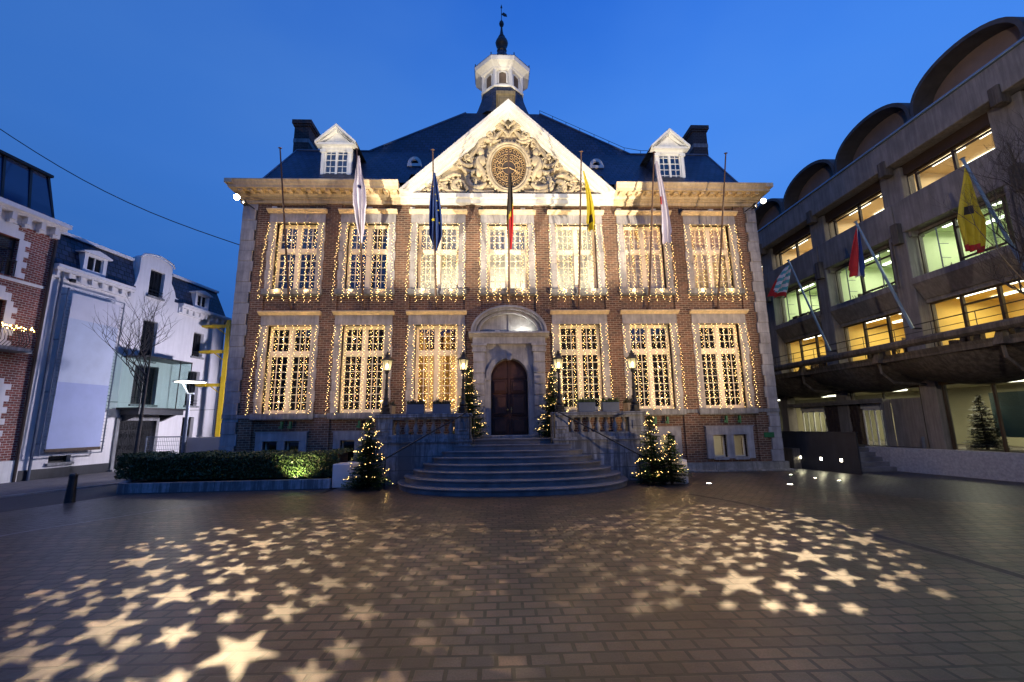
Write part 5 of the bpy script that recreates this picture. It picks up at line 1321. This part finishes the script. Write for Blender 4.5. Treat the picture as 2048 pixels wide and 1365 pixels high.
# columns
for yc in YC:
    b=MB(); b.bevbox(14.86,15.3,yc-.30,yc+.30,.6,3.6,.02); b.bevbox(14.72,15.4,yc-.36,yc+.36,3.6,8.6,.02); b.bevbox(14.86,15.4,yc-.45,yc+.45,8.4,11.2,.02)
    b.build('column',M['concrete'],of)
    b=MB(); b.bevbox(14.42,14.78,yc-.3,yc-.0,10.95,11.55,.02); b.bevbox(14.5,14.8,yc-.28,yc+.0,8.2,9.0,.02); b.tube([(14.62,yc+.12,8.4),(14.62,yc+.12,6.6)],.03,5); b.build('downpipe_box',M['concdk'],of,split=True)
# parapet beam and flashing
b=MB(); b.bevbox(14.5,15.0,Y0_,Y1_,11.25,12.28,.02); b.box(15.0,16.3,Y0_,Y1_,11.3,11.45); b.build('parapet_beam',M['concrete'],of)
b=MB(); b.bevbox(14.44,15.1,Y0_,Y1_,12.285,12.37,.015); b.build('flashing',M['lead2'] if 'lead2' in M else M.setdefault('lead2',plain('blue grey flashing',(.2,.3,.42),.35,.15,3,.05,metal=.3)),of)
b=MB(); b.box(15.0,15.3,Y0_,Y1_,10.85,11.25); b.build('lintel',M['mull'],of)
# spandrels
for i in range(len(YC)-1):
    ya,yb=YC[i+1]+.42,YC[i]-.42
    b=MB(); b.bevbox(14.72,15.2,YC[i+1]+.02,YC[i]-.02,8.62,9.86,.02); b.box(15.2,15.45,ya,yb,8.5,9.9); b.build('spandrel',M['concrete'],of)
    b=MB(); b.bevbox(14.62,15.2,ya-.05,yb+.05,6.55,6.8,.02); b.loft([[(14.62,ya,6.55),(15.2,ya,6.55),(15.2,ya,6.0),(14.95,ya,6.0)],[(14.62,yb,6.55),(15.2,yb,6.55),(15.2,yb,6.0),(14.95,yb,6.0)]],True); b.box(15.0,15.3,ya,yb,5.85,6.0); b.build('spandrel',M['concrete'],of)
M['gl2']=M['glass2']
def band(z0,z1,i,divs,tr,name='window'):
    ya,yb=YC[i+1]+.42,YC[i]-.42
    x=15.12; b=MB(); f=.05
    b.box(x,x+.08,ya,ya+f,z0,z1); b.box(x,x+.08,yb-f,yb,z0,z1); b.box(x,x+.08,ya+f,yb-f,z0,z0+f); b.box(x,x+.08,ya+f,yb-f,z1-f,z1)
    cs=[ya]+[yb+(ya-yb)*d for d in divs][::-1]+[yb]
    for d in divs: c=yb+(ya-yb)*d; b.box(x-.01,x+.085,c-.045,c+.045,z0+f,z1-f)
    for (a,c,zt) in tr:
        b.box(x+.004,x+.07,yb+(ya-yb)*c+.045,yb+(ya-yb)*a-.045,zt-.03,zt+.03)
    w_=b.build(name,M['mull'],of)
    p=MB(); p.poly([(x+.04,ya,z0),(x+.04,yb,z0),(x+.04,yb,z1),(x+.04,ya,z1)]); p.build('pane',M['gl2'],w_)
for i in range(len(YC)-1):
    band(9.86,10.85,i,[.12,.55],[(.12,.55,10.7),(.55,1.0,10.7)])
    band(6.8,8.5,i,[.42,.9],[(.42,.9,8.15),(.42,.9,7.05)])
    band(3.9,5.85,i,[.34,.7],[(.34,.7,5.5),(.34,.7,4.7)])
    # hand rails in front of storey-three windows
    ya,yb=YC[i+1]+.42,YC[i]-.42
    b=MB()
    for q in (.33,.86):
        c=yb+(ya-yb)*q
        b.tube([(14.75,c,6.8),(14.75,c,8.3)],.022,5); 
        for z_ in (7.2,7.7): b.tube([(14.75,c,z_),(15.1,c,z_)],.012,4)
    b.build('window_guard',M['lead'],of,kind='stuff')
# interiors per storey
def iroom(z0,z1,mat,xb,sep=True,mt=None,seed=0,lamps='tube'):
    b=MB(); b.poly([(xb,Y0_,z0),(xb,Y1_,z0),(xb,Y1_,z1),(xb,Y0_,z1)]); b.poly([(15.35,Y0_,z1),(xb,Y0_,z1),(xb,Y1_,z1),(15.35,Y1_,z1)]); b.poly([(15.3,Y0_,z0),(xb,Y0_,z0),(xb,Y1_,z0),(15.3,Y1_,z0)])
    if sep:
        for yc in YC: b.box(15.5,xb,yc-.06,yc+.06,z0,z1)
    rm=b.build('interior',mat,of)
    t=MB(); rr=random.Random(seed)
    for i in range(len(YC)-1):
        for (px,py) in ((16.0,.3),(16.0,.72),(17.3,.3),(17.3,.72)):
            c=YC[i]+(YC[i+1]-YC[i])*py; t.bevbox(px-.07,px+.07,c-.6,c+.6,z1-.07,z1-.012,.01)
    t.build('ceiling_lamp',M[lamps],rm)
    f=MB()
    for i in range(len(YC)-1):
        for q in range(9):
            c=YC[i+1]+.5+rr.random()*3.0; h=rr.uniform(.1,.4); w_=rr.uniform(.05,.4); f.bevbox(15.4,15.65,c,c+w_,z0,z0+h+(.45 if z0>9 else .42),.01)
        f.box(15.35,16.0,YC[i+1]+.45,YC[i]-.45,z0+(.35 if z0>9 else .28),z0+(.42 if z0>9 else .38))
        for q in range(4):
            c=YC[i+1]+.6+rr.random()*2.8; f.box(16.6+rr.random(),17.4+rr.random(),c,c+.06,z0,z0+rr.uniform(.9,1.5))
            for u in range(9): a_=rr.uniform(0,6.28); f.tube([(15.55,c,z0+.4),(15.55+.12*math.cos(a_),c+.14*math.sin(a_),z0+.4+rr.uniform(.15,.45))],[.006,.014],3)
        for q in range(3):
            c=YC[i+1]+.7+q*1.05; f.box(xb-.04,xb-.02,c,c+.45,z0+1.0,z0+1.5)
        c=YC[i+1]+1+rr.random()*2; f.box(xb-.05,xb-.02,c,c+.6,z0+.8,z0+1.5)
    f.build('furniture',M['wood'],rm)
    return rm
M['roomw']=plain('cream office wall',(.72,.58,.38),.8,.05,2,0)
iroom(9.3,11.2,M['roomw'],18.2,seed=1); iroom(6.4,8.75,M['intg'],18.5,seed=2,lamps='tubeg'); iroom(3.9,6.05,M['inty'],18.5,seed=3)
def oarea(z,en,col):
    for y in (13,8.97,4.97,.92,-3.12,-7.1):
        l=bpy.data.lights.new('office_light','AREA'); l.energy=en*.62; l.color=col; l.shape='RECTANGLE'; l.size=1.8; l.size_y=3
        o=bpy.data.objects.new('office_light',l); COL.objects.link(o); o.location=(16.9,y,z)
oarea(11.05,150,(1,.85,.55)); oarea(8.6,150,(1,1,.72)); oarea(5.9,130,(1,.82,.35))
# vaults
for i in range(len(YC)-1):
    ya,yb=YC[i+1]+.02,YC[i]-.02; yc=(ya+yb)/2; hw=(yb-ya)/2; n=22
    def arc(rh,rz,zb_,yy=yc): return [(yy+rh,12.3)]+[(yy+rh*math.cos(math.pi*k/(n-2)),zb_+rz*math.sin(math.pi*k/(n-2))**.9) for k in range(n-1)]+[(yy-rh,12.3)]
    o_=arc(hw,1.3,13.85); in_=arc(hw-.13,1.2,13.8)
    b=MB()
    for k in range(n):
        b.loft([[(16.2,*o_[k]),(16.2,*o_[k+1]),(16.2,*in_[k+1]),(16.2,*in_[k])],[(24,*o_[k]),(24,*o_[k+1]),(24,*in_[k+1]),(24,*in_[k])]],True)
    vs=b.build('roof_vault',M['vault'],of)
    b=MB(); in2=arc(hw-.14,1.19,13.8); b.prism([(p[0],p[1]) for p in in2],'x',17.0,17.15); b.build('vault_end_panel',M['vaultpanel'],vs)
    b=MB(); b.loft([[(16.3,YC[i]-.14,13.9),(16.9,YC[i]-.14,13.9),(16.9,YC[i]+.14,13.9),(16.3,YC[i]+.14,13.9)],[(15.6,YC[i]-.3,12.3),(17.6,YC[i]-.3,12.3),(17.6,YC[i]+.3,12.3),(15.6,YC[i]+.3,12.3)]],True); b.build('vault_pier',M['vault'],of)
b=MB(); b.box(15.0,24,Y0_,Y1_,12.0,12.3); b.box(24,24.2,Y0_,Y1_,.0,13); b.build('roof_slab',M['concdk'],of)
# balcony: bellied shells hung below a slab with an outer beam
for i in range(len(YC)-1):
    ya,yb=YC[i+1],YC[i]; n=14; m=8
    b=MB(); b.smooth=True; g=[]
    for q in range(n+1):
        u=q/n; y=ya+(yb-ya)*u; bul=math.sin(math.pi*u)
        row=[]
        for k in range(m+1):
            v=k/m; ang=v*math.pi/2
            x=13.2+.12*(1-bul)+1.9*(1-math.cos(ang))**.9 ; z=3.98-(.86+.3*bul)*math.sin(ang)**1.1+.1*(1-bul)*0
            row.append(b.v((x,y,z)))
        g.append(row)
    for q in range(n):
        for k in range(m): b.face((g[q][k],g[q+1][k],g[q+1][k+1],g[q][k+1]))
    sh=b.build('balcony_shell',M['concdk'],of)
    b=MB(); b.tube([(13.24,ya+.03,3.95),(13.3,ya+.03,3.4),(13.7,ya+.03,3.05),(14.9,ya+.03,2.98)],.05,5); b.build('shell_rib',M['concdk'],sh)
    b=MB(); b.loft([[(13.08,yb-.14,3.75),(13.36,yb-.14,3.75),(13.36,yb+.14,3.75),(13.08,yb+.14,3.75)],[(13.2,yb-.09,4.12),(13.34,yb-.09,4.12),(13.34,yb+.09,4.12),(13.2,yb+.09,4.12)]],True); b.build('beam_bracket',M['concdk'],of)
b=MB(); b.box(13.25,15.1,Y0_,Y1_,3.74,3.86); b.build('balcony_slab',M['concdk'],of)
b=MB(); b.smooth=False; b.loft([[(13.12+.14*math.cos(a),y,4.24+.14*math.sin(a)) for a in [math.pi/8+k*math.pi/4 for k in range(8)]] for y in (Y0_,Y1_)],True); b.build('balcony_beam',M['concdk'],of)
b=MB()
b.tube([(13.45,Y0_,4.85),(13.45,Y1_,4.85)],.018,5); b.tube([(13.45,Y0_,4.6),(13.45,Y1_,4.6)],.01,4)
y=Y0_
while y<Y1_: b.tube([(13.45,y,3.86),(13.45,y,4.85)],.014,4); y+=1.35
b.build('balcony_railing',M['iron'],of)
# ground floor glazing and entrance
b=MB(); b.box(15.0,18.5,Y0_,Y1_,.55,.74); b.box(13.5,15.0,-1.0,.3,.55,.74); b.build('floor_slab',M['concdk'],of)
g=MB(); g.box(15.0,15.2,Y0_,Y1_,2.92,3.3)
for i in range(len(YC)-1):
    ya,yb=YC[i+1]+.42,YC[i]-.42
    if i in (2,): continue
    for q in (.0,.5,1.0): c=ya+(yb-ya)*q; g.box(15.0,15.08,c-.03,c+.03,.74,2.92)
g.build('shopfront_frame',M['mull'],of)
p=MB(); p.poly([(15.05,Y0_,.74),(15.05,.6,.74),(15.05,.6,2.92),(15.05,Y0_,2.92)]); p.poly([(15.05,6.7,.74),(15.05,Y1_,.74),(15.05,Y1_,2.92),(15.05,6.7,2.92)]); p.poly([(15.05,.6,2.56),(15.05,6.7,2.56),(15.05,6.7,2.92),(15.05,.6,2.92)]); p.build('shop_glass',M['glassdark'],of)
b=MB(); b.box(14.7,15.0,.62,.74,.74,2.56); b.box(14.7,15.0,6.5,6.62,.74,2.56); b.box(14.7,15.0,.74,6.5,2.42,2.56)
b.box(15.0,15.3,-.65,.6,.74,2.55); b.box(15.0,15.2,.74,6.5,2.4,2.56); b.box(14.66,14.7,.6,6.64,2.5,2.6)
ent=b.build('entrance_surround',M['concrete'],of)
b=MB(); b.box(14.95,15.2,2.15,4.15,.74,2.4)
for i in range(12):
    for j in range(9): b.bevbox(14.9+.012*((i*7+j*3)%4),14.96,2.16+i*.165,2.31+i*.165,.76+j*.18,.93+j*.18,.01)
b.build('rough_stone_panel',M['mull'],ent)
for y0,y1 in ((.9,2.1),(4.3,5.9)):
    b=MB()
    for c in (y0,(y0+y1)/2-.03,y1-.06): b.box(15.05,15.1,c,c+.06,.74,2.2)
    for c in (y0+(y1-y0)*.25,y0+(y1-y0)*.75): b.box(15.06,15.09,c-.02,c+.02,.74,2.2)
    b.box(15.05,15.1,y0,y1,2.14,2.22); b.box(15.02,15.2,y0-.05,y1+.05,2.22,2.4)
    dd=b.build('glass_door',M['white'],ent); p=MB(); p.poly([(15.07,y0,.74),(15.07,y1,.74),(15.07,y1,2.2),(15.07,y0,2.2)]); p.build('pane',M['glassdark'],dd)
b=MB(); b.poly([(18.4,Y0_,.74),(18.4,Y1_,.74),(18.4,Y1_,2.98),(18.4,Y0_,2.98)]); b.poly([(15.3,Y0_,2.98),(18.4,Y0_,2.98),(18.4,Y1_,2.98),(15.3,Y1_,2.98)]); b.build('interior',M['intlobby'] if 'intlobby' in M else M.setdefault('intlobby',plain('lobby wall',(.34,.32,.22),.8,.1,1,0)),of)
l=MB()
for y in (12,9.5,5.2,1.5,-3,-6,-8.5): l.bevbox(16.0,16.15,y-.5,y+.5,2.9,2.96,.01)
l.build('ceiling_lamp',M['tube'],of)
for y,e_ in ((9.5,110),(4,120),(-1,110),(-6,110)): area('lobby_light',(16.4,y,2.85),(16.4,y,0),e_,(1,.9,.6),2,.5)
# exhibition boards behind the shop windows
M['board1']=plain('teal display board',(.05,.11,.12),.6,.2,1,0); M['board2']=plain('grey display board',(.12,.15,.16),.6,.2,1,0)
for y0,y1,m_,lab in ((-3.2,-2.0,'board1','dark teal display board inside the shop window'),(-4.9,-3.45,'board2','grey display board inside the shop window')):
    b=MB(); b.box(16.1,16.14,y0,y1,1.15,2.6); b.box(16.09,16.1,y0+.1,y1-.3,1.3,2.3 if m_=='board2' else 1.55); o=b.build('display_board',M[m_],org=(16.1,y0,1.15)); tag(o,lab,'display board')
    for y in (y0+.1,y1-.1):
        q=MB(); q.tube([(16.12,y,2.6),(16.12,y,2.95)],.006,3); q.build('suspension_wire',M['iron'],o)
fir(15.75,-1.95,.74,1.85,.5,'dark unlit fir tree standing inside the office shop window',77,lights=False,mat='needle_shade')
# forecourt: parapet wall, steps, dark screen wall
b=MB(); b.loft([[(13.3,.14,.6),(13.34,-.86,-.03),(14.1,-4.3,-.03),(14.95,-8.5,-.03),(15.1,-8.5,-.03),(14.25,-4.3,-.03),(13.5,-.86,-.03),(13.45,.14,-.03)],[(13.3,.14,.80),(13.34,-.86,.80),(14.1,-4.3,.80),(14.95,-8.5,.80),(15.1,-8.5,.80),(14.25,-4.3,.80),(13.5,-.86,.80),(13.45,.14,.80)]],True)
tag(b.build('parapet_wall',M['granite'],org=(13.3,-.8,0)),'pale blue grey parapet wall in front of the office windows','wall')
t=thing('forecourt_steps','short dark steps rising between the screen wall and the parapet','steps',(12.4,-.8,0))
for i in range(5):
    b=MB(); b.bevbox(11.3,13.34,-1.05+.26*i,.6,.15*i-.02,.15*(i+1),.01); b.build('step',M['step'],t)
b=MB(); b.box(10.6,15.0,.3,9,.0,.745); b.build('forecourt',M['concdk'],kind='structure')
b=MB(); b.prism([(11.4,-1.82),(11.52,-1.75),(10.35,3.0),(10.22,3.0)],'z',-.03,1.34); wl=b.build('screen_wall',M['basalt'],org=(11.4,-1.8,0)); tag(wl,'dark panelled screen wall with three small recessed lights','wall')
b=MB(); b.prism([(11.38,-1.86),(11.56,-1.77),(10.37,3.02),(10.19,3.02)],'z',1.34,1.37); b.build('coping',M['basalt'],wl)
dx,dy=(10.22-11.4),(3.0+1.82); Ld=math.hypot(dx,dy)
for q in (.12,.27,.44):
    p=Vector((11.4+dx*q,-1.82+dy*q,.42)); nrm=Vector((-dy,dx,0)).normalized(); 
    tq=thing('recessed_wall_light','small square recessed light low in the dark screen wall','wall light',tuple(p),'recessed lights in the screen wall')
    ta=Vector((dx,dy,0)).normalized()
    b=MB(); c=p+nrm*.004; b.loft([[c-ta*.07-Vector((0,0,.08)),c+ta*.07-Vector((0,0,.08)),c+ta*.07+Vector((0,0,.08)),c-ta*.07+Vector((0,0,.08))],[c+nrm*.01-ta*.06-Vector((0,0,.07)),c+nrm*.01+ta*.06-Vector((0,0,.07)),c+nrm*.01+ta*.06+Vector((0,0,.07)),c+nrm*.01-ta*.06+Vector((0,0,.07))]],True); b.build('housing',M['iron'],tq)
    b=MB(); c=p+nrm*.016; b.poly([c-ta*.045-Vector((0,0,.05)),c+ta*.045-Vector((0,0,.05)),c+ta*.045+Vector((0,0,.05)),c-ta*.045+Vector((0,0,.05))]); b.build('lens',M['ledw'],tq)
    spot('wall_light',tuple(p+nrm*.05),tuple(p+nrm*.5-Vector((0,0,.42))),9,(1,.93,.6),120,.6,.03)
for i,(x,y,e_) in enumerate(((5.67,-3.2,1),(7.75,-3.72,1),(9.25,-1.5,0),(9.4,-2.45,0),(9.62,-3.15,0))):
    tq=thing('ground_spotlight',['bright round spotlight set in the paving in front of the plinth','bright round spotlight set in the paving near the hall corner','small ground light beside the hall corner, farthest back','small ground light beside the hall corner, middle one','small ground light beside the hall corner, nearest the square'][i],'ground light',(x,y,0),'lights set in the paving')
    r_=.075 if e_ else .05
    b=MB(); b.lathe([(r_+.03,.004),(r_+.03,.012),(r_,.014)],x,y,18); b.build('rim',M['lead'],tq); b=MB(); b.lathe([(r_-.005,.0145),(r_-.02,.017)],x,y,18); b.build('lens',M['ledw'],tq)
    if e_: spot('ground_light',(x,y,.05),(x,y+1.2,3.5),20,(1,.85,.6),100,.8,.05)
# entrance bits on the far right
b=MB(); b.tube([(14.6,-.9,.75),(14.6,-.9,1.15)],.05,8); tag(b.build('ash_post',M['lead'],org=(14.6,-.9,.75)),'small steel ash post beside the office column','ash post')
# ------------------------------------------------------------------ slanting flagpoles on the balcony
def slantpole(base,top,label):
    base,top=Vector(base),Vector(top)
    t=thing('slanted_flagpole',label,'flagpole',tuple(base)); b=MB(); b.tube([base,top],[.05,.035],8); b.tube([top,top+(top-base).normalized()*.04],[.035,.07],8); b.build('pole',M['lead2'],t)
    b=MB(); b.tube([base,base+Vector((.3,0,0))],.03,5); b.build('bracket',M['iron'],t); return base,top
sp1=slantpole((13.2,1.06,4.55),(12.3,1.56,8.62),'white slanting flagpole on the balcony end nearest the hall')
sp2=slantpole((13.2,-2.66,4.7),(12.3,-2.16,8.66),'white slanting flagpole in the middle of the balcony')
sp3=slantpole((13.2,-6.25,4.54),(12.3,-5.88,8.75),'white slanting flagpole at the right end of the balcony, behind bare branches')
def onq(s_,t): return s_[1].lerp(s_[0],t)+Vector((-.02,.03,0))
flag('striped teal and white flag with red edge drifting from the pole nearest the hall',onq(sp1,.05),onq(sp1,.05)+Vector((-.35,.5,-1.3)),lambda t:.15+.75*t**.7,['fteal','fwhite','fred'],lambda t,u:2 if t>.85 or u<.12*t else (1 if int((t+u*.3)*9)%2 else 0),2,.1,seed=21)
flag('red white and blue flag hanging from the middle balcony pole',onq(sp2,.05),onq(sp2,.05)+Vector((-.1,.2,-1.75)),lambda t:.08+.5*t**.8*(1 if t<.85 else .8),['fred','fwhite','fblue'],lambda t,u:0 if u<.4 else(1 if u<.7 else 2),2,.12,seed=22)
f9=flag('large yellow flag with black mark hanging from the right balcony pole',onq(sp3,.06),onq(sp3,.06)+Vector((-.15,.1,-2.35)),lambda t:.06+.72*min(1,t*1.6)**1.1*(1 if t<.6 else 1-(t-.6)*1.1),['fyel','fblack','fred'],lambda t,u:1 if (.48<t<.58 and .12<u<.55) else(2 if t>.94 or(t<.3 and u>.9) else 0),3,.1,seed=23)
# dark houses across the square, behind the viewer, mirrored in the windows
t=thing('terraced_houses','row of dark houses across the square, opposite the hall','houses',(0,-60,0))
for i,(x0,x1,h) in enumerate(((-45,-28,15),(-28,-12,17),(-12,6,16),(6,22,18),(22,45,15))):
    b=MB(); b.box(x0,x1,-72,-60,0,h); b.prism([(x0,h),(x1,h),((x0+x1)/2,h+4)],'y',-72,-60); b.build('house_front',M['brickdk'],t)
STL= [(-5.24,-8.03,0.31),(-4.84,-7.73,0.14),(-4.54,-7.33,0.25),(-3.92,-7.35,0.16),(-3.4,-7.04,0.18),(-3.31,-7.51,0.2),(-2.5,-7.32,0.25),(-4.33,-8.2,0.15),(-3.98,-8.32,0.1),(-4.26,-7.83,0.09),(-3.55,-8.28,0.3),(-3.22,-7.93,0.11),(-4.69,-8.39,0.18),(-5.43,-8.52,0.16),(-5.79,-8.69,0.12),(-5.2,-9.21,0.11),(-5.44,-8.98,0.17),(-4.98,-8.8,0.24),(-4.22,-8.92,0.35),(-3.73,-9.21,0.15),(-3.52,-8.79,0.2),(-3.37,-9.22,0.08),(-4.77,-9.2,0.11),(-4.22,-9.46,0.12),(-4.87,-9.64,0.22),(-4.47,-9.93,0.15),(-5.83,-9.17,0.11),(-5.48,-9.73,0.36),(-3.81,-9.72,0.13),(-3.27,-9.98,0.23),(-2.8,-9.27,0.11),(-2.76,-8.91,0.16),(-3.06,-8.64,0.12),(-2.28,-9.39,0.24),(-2.28,-8.58,0.35),(-2.85,-7.99,0.08),(-2.86,-8.4,0.12),(-2.66,-10.11,0.15),(-2.27,-9.98,0.12),(-4.89,-10.26,0.23),(-4.47,-10.44,0.13),(-3.9,-10.22,0.26),(-3.48,-10.67,0.12),(-5.37,-10.65,0.19),(-5.05,-10.67,0.06),(-3.04,-10.86,0.09),(-2.51,-10.84,0.26),(-4.64,-10.97,0.21),(-4.09,-11.09,0.33),(-3.3,-11.15,0.19),(-5.17,-11.23,0.1),(-4.74,-11.48,0.16),(-3.58,-11.56,0.07),(-3.15,-11.74,0.14),(-2.68,-11.63,0.25),(-1.88,-11.72,0.26),(-1.62,-11.33,0.1),(-2.0,-10.55,0.16),(-4.16,-11.89,0.37),(-3.42,-12.09,0.22),(-4.72,-11.92,0.11),(-3.59,-12.66,0.15),(-2.66,-12.46,0.38),(-1.81,-12.47,0.19),(-1.51,-11.07,0.09),(-1.2,-11.51,0.08),(-1.72,-9.86,0.15),(-1.42,-10.3,0.12),(-1.57,-8.62,0.23),(-0.83,-8.37,0.33),(-1.31,-9.12,0.18),(-1.03,-10.77,0.14),(-0.89,-11.97,0.15),(-1.17,-12.39,0.18),(-2.07,-8.11,0.16),(-0.84,-10.3,0.18),(-0.52,-10.98,0.13),(-5.37,-11.4,0.11),(-4.88,-11.99,0.09),(-1.93,-12.87,0.21),(-2.91,-12.84,0.14)]
STR= [(1.74,-7.43,0.26),(0.94,-8.26,0.24),(0.95,-8.83,0.15),(1.43,-7.9,0.14),(1.41,-8.52,0.25),(1.41,-8.99,0.1),(2.36,-7.12,0.16),(2.39,-6.86,0.09),(2.2,-7.76,0.15),(2.01,-8.13,0.12),(2.61,-7.41,0.18),(3.18,-6.81,0.18),(3.24,-7.22,0.14),(2.73,-7.93,0.22),(2.08,-8.4,0.09),(2.12,-8.77,0.11),(1.77,-9.11,0.22),(2.63,-8.55,0.19),(2.5,-8.97,0.09),(3.01,-8.24,0.12),(3.37,-7.49,0.14),(3.92,-6.81,0.15),(3.76,-7.2,0.14),(3.56,-7.56,0.14),(3.72,-7.88,0.25),(3.35,-8.11,0.12),(3.04,-8.58,0.09),(2.76,-9.16,0.15),(2.18,-9.35,0.12),(0.83,-9.85,0.17),(1.1,-9.32,0.18),(1.35,-9.66,0.08),(1.48,-9.84,0.08),(1.85,-9.86,0.11),(2.5,-9.67,0.23),(1.78,-9.59,0.07),(3.22,-9.25,0.2),(3.63,-8.36,0.18),(4.09,-8.03,0.08),(4.2,-7.2,0.11),(4.52,-7.1,0.13),(4.15,-7.58,0.11),(4.64,-7.33,0.14),(3.73,-8.74,0.13),(4.4,-7.96,0.12),(4.25,-8.61,0.29),(4.05,-9.05,0.1),(3.68,-9.15,0.08),(4.68,-8.25,0.18),(5.15,-8.11,0.3),(5.03,-7.6,0.11),(4.75,-8.71,0.17),(4.56,-9.0,0.11),(5.19,-8.57,0.15),(5.12,-8.97,0.12),(5.39,-8.84,0.09),(3.64,-9.59,0.22),(3.22,-9.86,0.09),(3.0,-10.19,0.17),(2.88,-9.87,0.1),(4.13,-9.52,0.14),(4.54,-9.38,0.2),(4.01,-9.93,0.1),(4.82,-9.17,0.1),(4.44,-9.91,0.16),(4.97,-9.58,0.34),(5.35,-9.25,0.1),(4.7,-10.34,0.17),(4.44,-10.73,0.08),(3.96,-11.17,0.12),(4.46,-10.24,0.07),(4.09,-10.81,0.13),(4.08,-10.38,0.18),(3.62,-10.31,0.33),(2.8,-10.59,0.1),(3.14,-10.57,0.06),(2.97,-10.95,0.19),(3.45,-11.1,0.29),(2.44,-10.4,0.22),(1.92,-10.35,0.23),(1.66,-10.79,0.17),(2.16,-11.2,0.47),(1.22,-10.63,0.18),(0.86,-11.1,0.11),(0.64,-10.51,0.24),(1.33,-11.27,0.19),(2.95,-11.46,0.1),(2.58,-11.65,0.09),(0.22,-9.62,0.21),(1.24,-10.15,0.09),(0.7,-8.49,0.12),(0.37,-8.72,0.11)]
# ------------------------------------------------------------------ lights
projector((-9.75,-.75,9.98),(-3.4,-9.9,0),STL,21000,'star projector on the left cornice corner throwing stars over the square',1)
projector((9.6,-.75,10.0),(3.0,-9.1,0),STR,21000,'star projector on the right cornice corner throwing stars over the square',2)
for sd,lab in ((-1,'glowing round floodlight under the left cornice corner'),(1,'round floodlight under the right cornice corner')):
    x=sd*9.95-.05; loc=Vector((x,-.85,10.15)); t=thing('floodlight',lab,'floodlight',tuple(loc),'floodlights under the cornice corners')
    tg=Vector((-1.5,-12,0)); d=(tg-loc).normalized(); b=MB(); b.tube([loc-d*.16,loc-d*.05,loc],[.05,.1,.12],14); b.tube([loc-d*.1,(x-.0,-.05,10.2)],.02,5); b.build('housing',M['iron'],t)
    b=MB(); b.tube([loc+d*.002,loc+d*.012],[.1,.09],14); b.build('lens',M['floodlens'] if sd<0 else M['ledw'],t)
    spot('flood_light',tuple(loc+d*.05),tuple(tg),480,(1,.74,.45),110,.9,.08)
# added empty lamp housings behind the balustrade; they cast no light
for sd,lab in ((-1,'small empty floodlight housing on the left end of the terrace'),(1,'small empty floodlight housing on the right end of the terrace')):
    x=sd*3.4; t=thing('empty_uplight',lab,'floodlight',(x,-1.2,1.32),'empty floodlight housings on the terrace'); b=MB(); b.bevbox(x-.12,x+.12,-1.3,-1.15,1.4,1.56,.02); b.box(x-.02,x+.02,-1.24,-1.2,1.31,1.4); b.build('housing',M['iron'],t)

# spots added out of view, beside and behind the viewer
for sd in (-1,1): spot('pediment_flood',(sd*10.5,-8.5,.4),(sd*.2,-.2,12.0),17000,(1,.86,.62),31,.3,.06)
for sd in (-1,1): spot('dormer_flood',(sd*8,-18,1.0),(sd*6.85,0,12.7),9000,(1,.97,.9),7,.5,.1)
spot('lantern_flood',(-2,-19,1.5),(0,5.5,20.7),14000,(1,.9,.75),9,.4,.1)
spot('facade_wash',(13,-12.5,1),(3,0,7.6),6500,(1,.70,.40),56,.7,.1)
spot('facade_wash',(-13,-12.5,1),(-4.5,0,7.8),2000,(1,.76,.56),52,.7,.1)
spot('office_wash',(2,-17,7),(15,-1,8.5),2600,(1,.83,.68),80,.9,.1)
